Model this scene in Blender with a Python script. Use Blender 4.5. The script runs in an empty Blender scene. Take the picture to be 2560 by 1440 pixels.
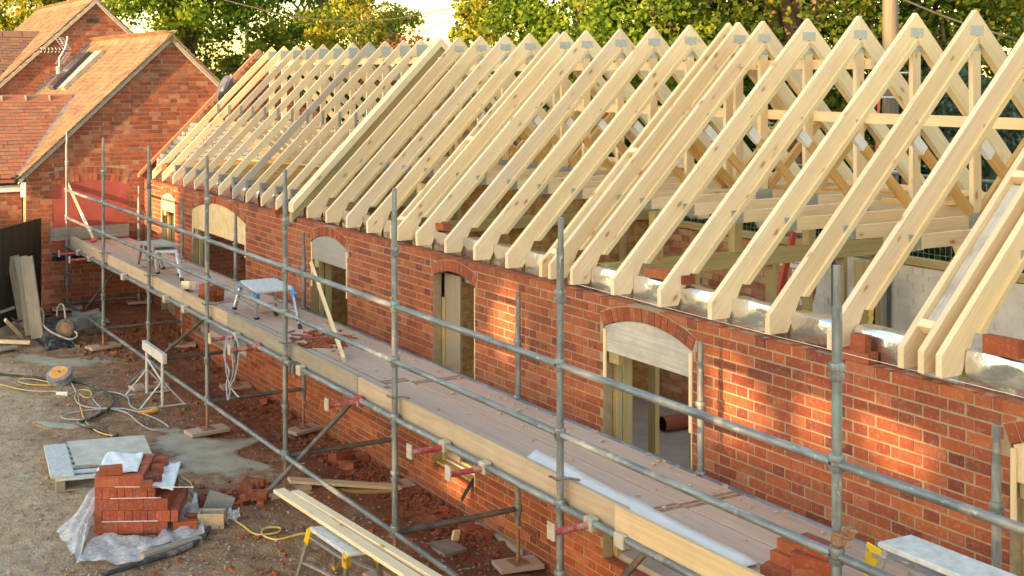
import bpy, math, random
import numpy as np
from mathutils import Vector, Matrix
S=bpy.context.scene
C=S.collection
random.seed(7); RNG=np.random.default_rng(11)
R=math.radians
# ------------------------------------------------------------------ camera (calibrated from the wall, scaffold and truss vanishing points)
ZC=4.13                                  # camera height above the yard
V1,HOR,V2,F1=-645.5,187.1,6677.5,3452.0  # vanishing points / horizon row of the 2560 px photograph
_d=F1*F1/(V2-V1); CX=V1+_d; F=math.sqrt(F1*F1-_d*_d); YAW=math.atan2(_d,F); CA,SA=math.cos(YAW),math.sin(YAW)
cam=bpy.data.cameras.new('camera'); camo=bpy.data.objects.new('camera',cam); C.objects.link(camo)
cam.sensor_width=36.0; cam.lens=F/2560*36.0
cam.shift_x=(1280-CX)/2560; cam.shift_y=-(720-HOR)/2560
cam.clip_start=.1; cam.clip_end=2000
camo.location=(0,0,ZC); camo.rotation_euler=(R(90),0,math.atan2(CA,SA))
S.camera=camo
# ------------------------------------------------------------------ world, sun, exposure
SUN=Vector((.17,-1.0,.112)).normalized()       # towards the sun: low, behind the camera on the right
world=bpy.data.worlds.new('World'); S.world=world; world.use_nodes=True
wn=world.node_tree.nodes; wl=world.node_tree.links; wn.clear()
sky=wn.new('ShaderNodeTexSky'); sky.sky_type='NISHITA'; sky.sun_disc=False
sky.sun_elevation=math.asin(SUN.z); sky.sun_rotation=math.atan2(SUN.x,SUN.y)
sky.air_density=1.0; sky.dust_density=.75; sky.ozone_density=.3
bg=wn.new('ShaderNodeBackground'); bg.inputs[1].default_value=.15
wo=wn.new('ShaderNodeOutputWorld'); wl.new(sky.outputs[0],bg.inputs[0]); wl.new(bg.outputs[0],wo.inputs[0])
sl=bpy.data.lights.new('sun','SUN'); sl.energy=2.7; sl.angle=R(.55); sl.color=(1.0,.64,.32)
so=bpy.data.objects.new('sun',sl); C.objects.link(so); so.rotation_euler=(-SUN).to_track_quat('-Z','Y').to_euler(); so.location=(20,-30,20)
S.view_settings.view_transform='Standard'; S.view_settings.look='None'; S.view_settings.gamma=1.0
S.view_settings.use_curve_mapping=False; S.view_settings.exposure=2.4
S.render.engine='CYCLES'
# ------------------------------------------------------------------ pixel helpers: a pixel gives a direction, a plane gives the distance
def ray(x,y):
    u=(x-CX)/F; return Vector((u*SA-CA, SA+u*CA,(HOR-y)/F))
def PY(x,y,Y): r=ray(x,y); p=r*(Y/r.y); p.z+=ZC; return p
def PX(x,y,X): r=ray(x,y); p=r*(X/r.x); p.z+=ZC; return p
def PZ(x,y,z): r=ray(x,y); p=r*((z-ZC)/r.z); p.z+=ZC; return p
def proj(p):
    t=-p[0]*CA+p[1]*SA
    if t<.05: return (-9999,-9999)
    return CX+F*(p[0]*SA+p[1]*CA)/t, HOR-F*(p[2]-ZC)/t
# ------------------------------------------------------------------ building helpers
ORG={}
def tag(o,label=None,cat=None,group=None,kind=None):
    if label: o['label']=label
    if cat: o['category']=cat
    if group: o['group']=group
    if kind: o['kind']=kind
    return o
def thing(name,label,cat,loc=(0,0,0),group=None):
    o=bpy.data.objects.new(name,None); C.objects.link(o); o.location=loc; o.empty_display_size=.1
    ORG[o.name]=Vector(loc); tag(o,label,cat,group); return o
def org(o): return ORG.get(o.name,Vector((0,0,0)))
class MB:
    def __init__(s): s.v=[]; s.f=[]; s.g=[]; s.r=[]; s.m=[]
    def add(s,vs,fs,gs=None,rnd=None,mi=0):
        b=len(s.v); vs=[Vector(q) for q in vs]; s.v+=vs
        s.g+=[Vector(q) for q in gs] if gs is not None else [q.copy() for q in vs]
        s.r+=[random.random() if rnd is None else rnd]*len(vs)
        s.f+=[tuple(b+i for i in f) for f in fs]; s.m+=[mi]*len(fs); return s
    BF=[(0,3,2,1),(4,5,6,7),(0,1,5,4),(1,2,6,5),(2,3,7,6),(3,0,4,7)]
    def hexa(s,c,gs=None,rnd=None,mi=0): return s.add(c,MB.BF,gs,rnd,mi)
    def box(s,a,b,rnd=None,mi=0):
        x0,y0,z0=a; x1,y1,z1=b
        c=[(x0,y0,z0),(x1,y0,z0),(x1,y1,z0),(x0,y1,z0),(x0,y0,z1),(x1,y0,z1),(x1,y1,z1),(x0,y1,z1)]
        d=[abs(x1-x0),abs(y1-y0),abs(z1-z0)]; k=d.index(max(d)); o=[random.uniform(0,20) for _ in range(3)]
        g=[(q[k]+o[0],q[(k+1)%3]+o[1],q[(k+2)%3]+o[2]) for q in c]
        return s.hexa(c,g,rnd,mi)
    def beam(s,p,q,w,h,up=(0,0,1),rnd=None,mi=0):
        # box from p to q, w across, h along 'up'
        p=Vector(p); q=Vector(q); d=(q-p); L=d.length; d.normalize(); u=Vector(up); sd=d.cross(u)
        if sd.length<1e-4: sd=d.cross(Vector((1,0,0)))
        sd.normalize(); u=sd.cross(d).normalized(); c=[]; g=[]; o=[random.uniform(0,30) for _ in range(3)]
        for b,t in ((p,0),(q,L)):
            for i,j in ((-1,-1),(1,-1),(1,1),(-1,1)):
                c.append(b+sd*(i*w/2)+u*(j*h/2)); g.append((t+o[0],i*w/2+o[1],j*h/2+o[2]))
        return s.add(c,[(0,1,2,3),(7,6,5,4),(0,4,5,1),(1,5,6,2),(2,6,7,3),(3,7,4,0)],g,rnd,mi)
    def prism(s,poly,vec,gd=None,rnd=None,mi=0):
        # extrude a polygon of 3-D points by vec; gd = grain direction
        n=len(poly); vec=Vector(vec); a=[Vector(q) for q in poly]; c=a+[q+vec for q in a]; g=None
        if gd is not None:
            gd=Vector(gd).normalized(); w=vec.normalized(); x=gd.cross(w); o=[random.uniform(0,30) for _ in range(3)]
            g=[(q.dot(gd)+o[0],q.dot(x)+o[1],q.dot(w)+o[2]) for q in c]
        fs=[tuple(range(n-1,-1,-1)),tuple(range(n,2*n))]+[(i,(i+1)%n,n+(i+1)%n,n+i) for i in range(n)]
        return s.add(c,fs,g,rnd,mi)
    def tube(s,pts,r,n=10,cap=True,rnd=None,mi=0):
        pts=[Vector(q) for q in pts]; rr=r if isinstance(r,(list,tuple)) else [r]*len(pts)
        vs=[]; gs=[]; fs=[]; L=0; o=random.uniform(0,30); up=None
        for i,q in enumerate(pts):
            d=(pts[min(i+1,len(pts)-1)]-pts[max(i-1,0)]).normalized()
            if up is None:
                up=Vector((0,0,1)) if abs(d.z)<.9 else Vector((1,0,0))
            sd=d.cross(up).normalized(); up=sd.cross(d).normalized()
            if i: L+=(q-pts[i-1]).length
            for k in range(n):
                a=2*math.pi*k/n; e=sd*math.cos(a)+up*math.sin(a); vs.append(q+e*rr[i]); gs.append((L+o,math.cos(a)*rr[i],math.sin(a)*rr[i]))
        for i in range(len(pts)-1):
            for k in range(n): fs.append((i*n+k,i*n+(k+1)%n,(i+1)*n+(k+1)%n,(i+1)*n+k))
        if cap: fs.append(tuple(range(n-1,-1,-1))); m=(len(pts)-1)*n; fs.append(tuple(range(m,m+n)))
        return s.add(vs,fs,gs,rnd,mi)
    def lathe(s,p,prof,axis=(0,0,1),n=14,rnd=None,mi=0):
        return s.tube([Vector(p)+Vector(axis).normalized()*h for r,h in prof],[max(r,1e-4) for r,h in prof],n,True,rnd,mi)
    def rock(s,p,sz,n=0,rnd=None,mi=0):
        # a broken lump: an octahedral / cube-like hull with jitter
        c=[]; 
        for i,j,k in ((-1,-1,-1),(1,-1,-1),(1,1,-1),(-1,1,-1),(-1,-1,1),(1,-1,1),(1,1,1),(-1,1,1)):
            c.append(Vector((i*sz[0],j*sz[1],k*sz[2]))*random.uniform(.55,1.0)*.5)
        M=Matrix.Rotation(random.uniform(0,6.3),3,'Z')@Matrix.Rotation(random.uniform(-.4,.4),3,'X')
        c=[Vector(p)+M@q for q in c]; return s.hexa(c,None,rnd,mi)
    def build(s,name,mats,parent=None,smooth=False,bevel=0.0,loc=None,sub=0):
        if parent is not None: o3=org(parent)
        else:
            if loc is None:
                xs=[q.x for q in s.v]; ys=[q.y for q in s.v]; zs=[q.z for q in s.v]
                loc=Vector(((min(xs)+max(xs))/2,(min(ys)+max(ys))/2,min(zs)))
            o3=Vector(loc)
        me=bpy.data.meshes.new(name); me.from_pydata([tuple(q-o3) for q in s.v],[],s.f)
        if not isinstance(mats,(list,tuple)): mats=[mats]
        for m in mats: me.materials.append(m)
        if any(s.m): me.polygons.foreach_set('material_index',s.m)
        a=me.attributes.new('gc','FLOAT_VECTOR','POINT'); a.data.foreach_set('vector',[c for q in s.g for c in q])
        a=me.attributes.new('rnd','FLOAT','POINT'); a.data.foreach_set('value',s.r)
        if smooth: me.polygons.foreach_set('use_smooth',[True]*len(me.polygons))
        me.update(); ob=bpy.data.objects.new(name,me); C.objects.link(ob)
        if parent is not None: ob.parent=parent; ORG[ob.name]=o3
        else: ob.location=o3; ORG[ob.name]=o3
        if bevel>0:
            b=ob.modifiers.new('bevel','BEVEL'); b.width=bevel; b.segments=1; b.limit_method='ANGLE'; b.angle_limit=R(40)
        if sub: q=ob.modifiers.new('sub','SUBSURF'); q.levels=sub; q.render_levels=sub
        if smooth and len(s.f)>6:
            try: me.set_sharp_from_angle(angle=R(38))
            except Exception: pass
        return ob
def copytree(o,loc,parent=None):
    c=o.copy(); C.objects.link(c)
    if parent is None: c.location=loc; ORG[c.name]=Vector(loc)
    else: c.parent=parent; ORG[c.name]=org(parent)
    for ch in list(o.children): copytree(ch,None,c)
    return c
# ------------------------------------------------------------------ materials
class G:
    def __init__(s,name):
        s.m=bpy.data.materials.new(name); s.m.use_nodes=True; s.t=s.m.node_tree; s.t.nodes.clear()
        s.out=s.t.nodes.new('ShaderNodeOutputMaterial')
    def n(s,typ,ins=None,**kw):
        nd=s.t.nodes.new('ShaderNode'+typ)
        for k,v in kw.items(): setattr(nd,k,v)
        for k,v in (ins or {}).items():
            if hasattr(v,'is_output') or isinstance(v,bpy.types.NodeSocket): s.t.links.new(v,nd.inputs[k])
            else:
                try: nd.inputs[k].default_value=v
                except Exception: nd.inputs[k].default_value=tuple(v)+(1,)
        return nd
    def math(s,op,a,b=0.0,c=None):
        d={0:a,1:b}
        if c is not None: d[2]=c
        return s.n('Math',d,operation=op).outputs[0]
    def mix(s,f,a,b,mode='MIX'):
        nd=s.t.nodes.new('ShaderNodeMix'); nd.data_type='RGBA'; nd.blend_type=mode
        for i,v in ((0,f),(6,a),(7,b)):
            if isinstance(v,bpy.types.NodeSocket): s.t.links.new(v,nd.inputs[i])
            else: nd.inputs[i].default_value=v if not isinstance(v,tuple) or len(v)==4 else v+(1,)
        return nd.outputs[2]
    def ramp(s,f,stops,interp='LINEAR'):
        nd=s.n('ValToRGB',{0:f}); nd.color_ramp.interpolation=interp; e=nd.color_ramp.elements
        while len(e)<len(stops): e.new(.5)
        for q,(p,c) in zip(e,stops):
            q.position=p; q.color=(c if isinstance(c,tuple) else (c,c,c))+(1,)
        return nd.outputs[0]
    def attr(s,name,out=0): return s.n('Attribute',attribute_name=name).outputs[out]
    def rnd(s):
        return s.math('FRACT',s.math('ADD',s.n('Attribute',attribute_name='rnd').outputs['Fac'],s.n('ObjectInfo').outputs['Random']))
    def gc(s,sc=(1,1,1)):
        off=s.math('MULTIPLY',s.n('ObjectInfo').outputs['Random'],37.0)
        v=s.n('VectorMath',{0:s.n('Attribute',attribute_name='gc').outputs['Vector'],1:off},operation='ADD').outputs[0]
        return s.n('VectorMath',{0:v,1:sc},operation='MULTIPLY').outputs[0]
    def pos(s,sc=(1,1,1)):
        return s.n('VectorMath',{0:s.n('NewGeometry').outputs['Position'],1:sc},operation='MULTIPLY').outputs[0]
    def noise(s,v,scale,detail=4,rough=.55,out=0,dist=0.0):
        return s.n('TexNoise',{'Vector':v,'Scale':scale,'Detail':detail,'Roughness':rough,'Distortion':dist}).outputs[out]
    def bsdf(s,col,rough=.8,metal=0.0,bump=None,bstr=.3,bdist=.01,**kw):
        d={'Base Color':col,'Roughness':rough,'Metallic':metal}; d.update(kw)
        b=s.n('BsdfPrincipled',d)
        if bump is not None:
            bm=s.n('Bump',{'Height':bump,'Strength':bstr,'Distance':bdist}); s.t.links.new(bm.outputs[0],b.inputs['Normal'])
        s.t.links.new(b.outputs[0],s.out.inputs[0]); return b
def m_brick(name,cols,soot=0.0,pale=.25):
    g=G(name); r=g.rnd(); p=g.pos()
    n=len(cols); base=g.ramp(r,[(i/(n-1),c) for i,c in enumerate(cols)])
    n1=g.noise(p,9,5); n2=g.noise(p,42,4); n3=g.noise(p,2.2,4)
    c=g.mix(g.ramp(n1,[(.3,0.0),(.7,.55)]),base,g.mix(1.0,base,(.62,.55,.55),'MULTIPLY'))
    c=g.mix(g.math('MULTIPLY',g.ramp(n2,[(.52,0.0),(.72,1.0)]),pale),c,(.56,.36,.25))
    c=g.mix(g.ramp(g.noise(p,3.1,6,.7),[(.56,0.0),(.74,.2)]),c,(.47,.30,.19)); c=g.mix(g.ramp(n3,[(.55,0.0),(.8,soot)]),c,(.10,.07,.06))
    g.bsdf(c,.88,bump=n2,bstr=.5,bdist=.006); return g.m
def m_mortar(name,c1,c2):
    g=G(name); p=g.pos(); n1=g.noise(p,14,6); n2=g.noise(p,120,3)
    g.bsdf(g.ramp(n1,[(.3,c1),(.7,c2)]),.95,bump=n2,bstr=.6,bdist=.006); return g.m
def m_wood(name,light,dark,knot=(.30,.14,.05),knots=1.0,rough=.7,dirt=None,dirtamt=0.0,contrast=1.0,green=None):
    g=G(name); r=g.rnd()
    gl=g.noise(g.gc((1.1,34,34)),1.0,5,.6,dist=.6); gf=g.noise(g.gc((4,160,160)),1.0,3)
    c=g.ramp(gl,[(.5-.22*contrast,dark),(.5+.18*contrast,light)])
    c=g.mix(.35,c,g.mix(1.0,c,g.ramp(gf,[(.3,.7),(.7,1.12)]),'MULTIPLY'))
    c=g.mix(1.0,c,g.ramp(r,[(0,(.84,.81,.76)),(.35,(1,1,1)),(.7,(1.0,.96,.88)),(1,(.95,.88,.76))]),'MULTIPLY')
    if green: c=g.mix(g.ramp(g.noise(g.gc((1,8,8)),.8,3),[(.4,0.0),(.65,.8)]),c,green)
    if knots>0:
        vo=g.n('TexVoronoi',{'Vector':g.gc((3.4,7.5,7.5)),'Scale':1.0,'Randomness':1.0})
        kn=g.ramp(vo.outputs['Distance'],[(.08,1.0),(.13,0.0)])
        c=g.mix(g.math('MULTIPLY',kn,.85*knots),c,knot)
        halo=g.ramp(vo.outputs['Distance'],[(.08,1.0),(.26,0.0)])
        c=g.mix(g.math('MULTIPLY',halo,.3*knots),c,(.62,.33,.12))
    if dirt: c=g.mix(g.ramp(g.noise(g.pos(),5,6,.65),[(.42,0.0),(.68,dirtamt)]),c,dirt)
    g.bsdf(c,rough,bump=gl,bstr=.25,bdist=.004); return g.m
def m_plain(name,col,rough=.7,metal=0.0,var=.2,scale=12,bstr=.15,dirt=None,dirtamt=.5,**kw):
    g=G(name); p=g.pos(); n1=g.noise(p,scale,5); lo=tuple(q*(1-var) for q in col); hi=tuple(min(1,q*(1+var)) for q in col)
    c=g.ramp(n1,[(.3,lo),(.7,hi)])
    if dirt: c=g.mix(g.ramp(g.noise(p,scale*.6+3,6,.7),[(.48,0.0),(.66,dirtamt)]),c,dirt)
    g.bsdf(c,rough,metal,bump=g.noise(p,scale*6,3),bstr=bstr,bdist=.004,**kw); return g.m
MT={}
MT['brick']=m_brick('red_brick',[(.21,.046,.023),(.38,.085,.028),(.28,.060,.026),(.45,.122,.036),(.18,.043,.028),(.41,.098,.030),(.33,.072,.026),(.43,.14,.062),(.36,.082,.029)],pale=.24)
MT['brick_old']=m_brick('old_brick',[(.29,.066,.026),(.38,.098,.036),(.22,.052,.030),(.43,.125,.048),(.32,.075,.030),(.46,.20,.11),(.26,.060,.036),(.36,.085,.03)],soot=.6,pale=.22)
MT['brick_pale']=m_brick('weathered_brick',[(.36,.10,.05),(.55,.36,.2),(.33,.08,.05),(.6,.42,.25),(.42,.13,.07)],soot=.3,pale=.5)
MT['mortar']=m_mortar('sand_mortar',(.30,.215,.13),(.43,.32,.20))
MT['mortar_old']=m_mortar('old_mortar',(.24,.18,.12),(.38,.30,.21))
MT['pine']=m_wood('pine',(.95,.765,.51),(.86,.645,.395),dirt=(.70,.50,.30),dirtamt=.22)
MT['pine_orange']=m_wood('resinous_pine',(.74,.49,.20),(.60,.34,.11))
MT['pine_grey']=m_wood('weathered_pine',(.58,.50,.44),(.46,.39,.33))
MT['pine_pink']=m_wood('pinkish_pine',(.88,.70,.50),(.78,.58,.39))
MT['stud']=m_wood('treated_stud',(.52,.41,.20),(.40,.29,.13),green=(.36,.32,.15))
MT['board']=m_wood('scaffold_board',(.60,.48,.33),(.42,.32,.21),dirt=(.43,.30,.23),dirtamt=.7)
MT['deck']=m_wood('dusty_deck_board',(.60,.46,.37),(.49,.36,.28),knots=.1,dirt=(.58,.36,.27),dirtamt=.85,contrast=.6)
MT['oldwood']=m_wood('old_grey_board',(.36,.31,.25),(.22,.18,.14),dirt=(.38,.33,.27),dirtamt=.5)
MT['fence']=m_wood('dark_stained_board',(.035,.033,.016),(.018,.017,.010),knots=.2)
MT['ply']=m_wood('white_plywood',(.64,.60,.54),(.46,.42,.36),knots=.4,dirt=(.33,.30,.27),dirtamt=.75)
MT['plygrey']=m_wood('grey_plywood',(.46,.44,.42),(.37,.35,.33),knots=.15,dirt=(.3,.29,.28),dirtamt=.5)
MT['plybrown']=m_wood('brown_plywood',(.37,.29,.20),(.29,.22,.15),knots=.15,dirt=(.30,.27,.23),dirtamt=.5)
def m_osb(name,a,b,c):
    g=G(name); vo=g.n('TexVoronoi',{'Vector':g.gc((15,15,38)),'Scale':1.0,'Randomness':1.0})
    v2=g.n('TexVoronoi',{'Vector':g.gc((40,14,14)),'Scale':1.0,'Randomness':1.0})
    k=g.mix(.5,vo.outputs['Color'],v2.outputs['Color']); f=g.n('RGBToBW',{0:k}).outputs[0]
    n=g.noise(g.gc((1,1,1)),3,4)
    col=g.ramp(f,[(.2,a),(.5,b),(.8,c)]); col=g.mix(g.ramp(n,[(.4,0.0),(.7,.35)]),col,a)
    g.bsdf(col,.75,bump=f,bstr=.3,bdist=.003); return g.m
MT['osb']=m_osb('osb',(.34,.17,.06),(.50,.28,.10),(.62,.40,.18))
MT['osb_pale']=m_osb('pale_osb',(.62,.44,.22),(.72,.55,.30),(.80,.66,.42))
def m_tube():
    g=G('galvanised_tube'); q=g.gc((3,1,1)); p=g.gc((1,6,6)); n1=g.noise(p,3.0,5,.65); n2=g.noise(q,2.2,4)
    c=g.ramp(n1,[(.30,(.12,.128,.13)),(.50,(.225,.238,.24)),(.74,(.40,.405,.39))])
    c=g.mix(g.ramp(n2,[(.60,0.0),(.72,.8)]),c,(.50,.43,.33))
    c=g.mix(g.ramp(g.noise(q,1.1,3),[(.64,0.0),(.70,.55)]),c,(.24,.38,.35))
    c=g.mix(g.ramp(g.noise(g.gc((5,14,14)),2.0,5,.7),[(.62,0.0),(.68,.85)]),c,(.60,.57,.51))
    c=g.mix(g.ramp(g.noise(g.gc((2,9,9)),1.7,5,.7),[(.60,0.0),(.70,.7)]),c,(.20,.115,.06))
    g.bsdf(c,.52,.4,bump=n1,bstr=.12,bdist=.003); return g.m
MT['tube']=m_tube()
MT['tube_dark']=m_plain('dull_steel_tube',(.17,.155,.14),.6,.4,.35,9,dirt=(.30,.22,.15),dirtamt=.5)
MT['redsteel']=m_plain('red_painted_steel',(.42,.045,.045),.5,0,.25,14,dirt=(.55,.42,.33),dirtamt=.75)
MT['rusty']=m_plain('rusty_steel',(.32,.16,.08),.75,.2,.35,30,dirt=(.4,.35,.3),dirtamt=.5)
MT['clamp']=m_plain('stained_clamp',(.50,.43,.33),.7,.2,.25,18,dirt=(.62,.58,.48),dirtamt=.6)
MT['plate']=m_plain('galvanised_plate',(.46,.47,.47),.45,.75,.15,60)
def m_foil():
    g=G('foil'); p=g.pos(); n=g.noise(p,3.2,3,.5,dist=.6); n2=g.noise(p,14,3)
    g.bsdf(g.ramp(n,[(.3,(.72,.73,.75)),(.7,(.92,.92,.93))]),.27,1.0,bump=g.math('ADD',n,g.math('MULTIPLY',n2,.25)),bstr=.3,bdist=.05); return g.m
MT['foil']=m_foil()
MT['lead']=m_plain('lead_sheet',(.13,.14,.17),.55,.3,.3,9,dirt=(.36,.37,.40),dirtamt=.5)
MT['blackplastic']=m_plain('black_plastic',(.016,.017,.022),.38,0,.3,20,dirt=(.42,.40,.37),dirtamt=.45)
MT['white']=m_plain('white_sheet',(.88,.85,.80),.7,0,.05,9,dirt=(.6,.5,.44),dirtamt=.12)
MT['paper']=m_plain('white_paper',(.82,.82,.82),.85,0,.05,20,dirt=(.6,.40,.33),dirtamt=.25)
MT['whitepaint']=m_plain('splashed_white_paint',(.60,.60,.58),.6,0,.15,18,dirt=(.42,.36,.30),dirtamt=.5)
MT['upvc']=m_plain('white_fascia',(.80,.79,.77),.4,0,.03,9)
MT['alu']=m_plain('aluminium',(.62,.63,.65),.38,.8,.12,30,dirt=(.55,.52,.48),dirtamt=.4)
MT['blue']=m_plain('blue_plastic',(.05,.24,.55),.45,0,.1,20,dirt=(.6,.6,.6),dirtamt=.2)
MT['yellow']=m_plain('yellow_plastic',(.82,.52,.015),.45,0,.08,20)
MT['yellowcord']=m_plain('yellow_cable',(.78,.52,.10),.55,0,.15,6,dirt=(.5,.45,.38),dirtamt=.5)
MT['greycord']=m_plain('grey_cable',(.40,.40,.39),.6,0,.15,6,dirt=(.5,.45,.38),dirtamt=.4)
MT['blackhose']=m_plain('black_hose',(.035,.036,.04),.55,0,.3,6,dirt=(.34,.31,.28),dirtamt=.7)
MT['rope']=m_plain('blue_grey_rope',(.38,.40,.47),.9,0,.2,50)
MT['greyplastic']=m_plain('grey_plastic',(.22,.23,.24),.55,0,.15,20,dirt=(.5,.46,.40),dirtamt=.5)
MT['orangeplastic']=m_plain('orange_plastic',(.80,.33,.04),.5,0,.1,20,dirt=(.72,.55,.42),dirtamt=.5)
MT['rubber']=m_plain('dusty_tyre',(.13,.115,.085),.9,0,.3,25,dirt=(.33,.27,.19),dirtamt=.6)
MT['ladder']=m_plain('red_ladder',(.55,.075,.035),.5,0,.1,9)
MT['claypipe']=m_plain('terracotta_pipe',(.33,.10,.05),.6,0,.1,9)
MT['cementboard']=m_plain('cement_caked_board',(.58,.54,.46),.95,0,.15,6,.5,dirt=(.44,.41,.35),dirtamt=.6)
MT['concrete']=m_plain('grey_concrete',(.36,.33,.29),.95,0,.2,7,.5,dirt=(.42,.28,.2),dirtamt=.5)
MT['slab']=m_plain('interior_screed',(.42,.36,.33),.9,0,.12,3,dirt=(.34,.27,.24),dirtamt=.4)
MT['redpaint']=m_plain('red_paint',(.33,.070,.052),.8,0,.10,1.6,.3,dirt=(.46,.12,.09),dirtamt=.45)
MT['whitewash']=m_plain('whitewashed_brick',(.66,.64,.62),.9,0,.10,5,.6,dirt=(.40,.16,.09),dirtamt=.10)
MT['pole']=m_wood('telegraph_pole',(.20,.16,.115),(.13,.10,.072),knots=.4)
MT['wire']=m_plain('cable',(.10,.09,.08),.6)
MT['glass']=m_plain('dark_glass',(.035,.04,.055),.12,0,.2,4,dirt=(.3,.3,.3),dirtamt=.15)
MT['greyframe']=m_plain('grey_window_frame',(.075,.08,.095),.5,0,.15,9)
MT['woodframe']=m_plain('weathered_frame',(.36,.32,.27),.6,.1,.2,9)
MT['membrane']=m_plain('black_membrane',(.012,.012,.012),.5)
MT['foam']=m_plain('yellow_foam',(.72,.50,.14),.9,0,.15,20)
MT['grit']=m_plain('sandy_grit',(.42,.28,.10),.95,0,.4,60,.8)
MT['twine']=m_plain('white_line',(.75,.73,.70),.8)
MT['pvcred']=m_plain('red_orange_tape',(.7,.1,.06),.5)
def m_tile(name,cols,lichen,lamt):
    g=G(name); r=g.rnd(); p=g.pos(); n=len(cols)
    c=g.ramp(r,[(i/(n-1),q) for i,q in enumerate(cols)])
    c=g.mix(g.ramp(g.noise(p,3.2,6,.65),[(.42,0.0),(.66,lamt)]),c,lichen)
    n2=g.noise(p,50,4); c=g.mix(.4,c,g.mix(1.0,c,g.ramp(n2,[(.3,.6),(.7,1.2)]),'MULTIPLY'))
    g.bsdf(c,.9,bump=n2,bstr=.4,bdist=.006); return g.m
MT['tile_lichen']=m_tile('lichened_tile',[(.15,.075,.045),(.25,.13,.07),(.18,.095,.055),(.31,.17,.09)],(.29,.215,.105),.75)
MT['tile_red']=m_tile('red_clay_tile',[(.44,.145,.075),(.36,.13,.075),(.48,.19,.10),(.30,.15,.09),(.46,.16,.085)],(.32,.22,.13),.35)
MT['tile_brown']=m_tile('brown_clay_tile',[(.30,.15,.085),(.24,.13,.085),(.36,.17,.09),(.21,.12,.08)],(.20,.15,.10),.5)
MT['verge']=m_mortar('verge_mortar',(.30,.27,.22),(.44,.40,.34))
def m_poly():
    g=G('polythene'); t=g.n('BsdfTransparent',{0:(.95,.95,.96,1)}); b=g.n('BsdfPrincipled',{'Base Color':(.78,.78,.80,1),'Roughness':.28})
    n=g.noise(g.pos(),16,4,.6,dist=1.0); bm=g.n('Bump',{'Height':n,'Strength':.7,'Distance':.03}); g.t.links.new(bm.outputs[0],b.inputs['Normal'])
    mx=g.n('MixShader',{0:g.ramp(n,[(.35,.42),(.65,.78)])}); g.t.links.new(t.outputs[0],mx.inputs[1]); g.t.links.new(b.outputs[0],mx.inputs[2])
    g.t.links.new(mx.outputs[0],g.out.inputs[0]); return g.m
MT['poly']=m_poly()
def m_leaf(name,stops,trans=.45):
    g=G(name); c=g.ramp(g.attr('rnd',2),stops)
    d=g.n('BsdfDiffuse',{0:c}); t=g.n('BsdfTranslucent',{0:c}); k=g.n('MixShader',{0:trans})
    g.t.links.new(d.outputs[0],k.inputs[1]); g.t.links.new(t.outputs[0],k.inputs[2]); g.t.links.new(k.outputs[0],g.out.inputs[0]); return g.m
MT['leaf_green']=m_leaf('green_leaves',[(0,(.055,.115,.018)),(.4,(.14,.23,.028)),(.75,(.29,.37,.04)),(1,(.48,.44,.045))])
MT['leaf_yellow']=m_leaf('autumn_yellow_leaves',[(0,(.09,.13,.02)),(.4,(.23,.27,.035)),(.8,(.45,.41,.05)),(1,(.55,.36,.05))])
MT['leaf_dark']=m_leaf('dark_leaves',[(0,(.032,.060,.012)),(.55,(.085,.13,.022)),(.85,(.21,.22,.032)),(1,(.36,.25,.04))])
MT['leaf_red']=m_leaf('russet_leaves',[(0,(.12,.10,.03)),(.5,(.30,.13,.05)),(1,(.40,.10,.06))])
MT['leaf_grey']=m_leaf('blue_green_needles',[(0,(.05,.085,.06)),(1,(.12,.17,.12))],.2)
MT['bark']=m_plain('bark',(.16,.115,.07),.95,0,.4,8,.8)
MT['bark_pale']=m_plain('pale_bark',(.42,.33,.17),.95,0,.3,8,.6)
def m_ground():
    g=G('yard_soil'); p=g.pos(); sep=g.n('SeparateXYZ',{0:p})
    n1=g.noise(p,.8,6,.6); n2=g.noise(p,6,6,.65); n3=g.noise(p,38,4,.6)
    soil=g.ramp(n2,[(.3,(.25,.12,.058)),(.55,(.43,.245,.13)),(.75,(.58,.39,.24))])
    sand=g.ramp(n2,[(.3,(.47,.31,.185)),(.55,(.68,.49,.32)),(.75,(.80,.62,.43))])
    red=g.ramp(n2,[(.3,(.26,.085,.036)),(.7,(.46,.175,.082))])
    # brick dust lies near the wall, paler trodden sand further out in the yard
    y=sep.outputs['Y']; x=sep.outputs['X']
    fr=g.math('ADD',g.math('MULTIPLY',g.math('SUBTRACT',y,4.35),1.1),g.math('MULTIPLY',g.math('SUBTRACT',n1,.5),2.6))
    fs=g.math('ADD',g.math('MULTIPLY',g.math('SUBTRACT',3.6,y),.8),g.math('MULTIPLY',g.math('SUBTRACT',n1,.42),3.0))
    fs=g.math('MULTIPLY',fs,g.ramp(g.math('MULTIPLY',g.math('ADD',x,9.5),-.25),[(.1,.25),(.6,1.0)]))
    c=g.mix(g.ramp(fs,[(.0,0.0),(.9,1.0)]),soil,sand); c=g.mix(g.ramp(fr,[(0,0.0),(.8,.95)]),c,red)
    c=g.mix(g.ramp(g.noise(p,1.9,5,.7),[(.62,0.0),(.70,.6)]),c,(.30,.07,.03))
    c=g.mix(g.ramp(g.noise(p,1.3,6,.7),[(.60,0.0),(.72,.65)]),c,(.45,.40,.33))
    c=g.mix(.5,c,g.mix(1.0,c,g.ramp(n3,[(.25,.5),(.7,1.25)]),'MULTIPLY'))
    g.bsdf(c,.95,bump=g.math('ADD',n3,g.math('MULTIPLY',n2,2.5)),bstr=1.0,bdist=.045); return g.m
MT['ground']=m_ground()
def m_grass():
    g=G('rough_grass'); p=g.pos(); g.bsdf(g.ramp(g.noise(p,3,6),[(.3,(.03,.045,.012)),(.7,(.09,.09,.03))]),.95,bump=g.noise(p,30,4),bstr=.8,bdist=.05); return g.m
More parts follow.
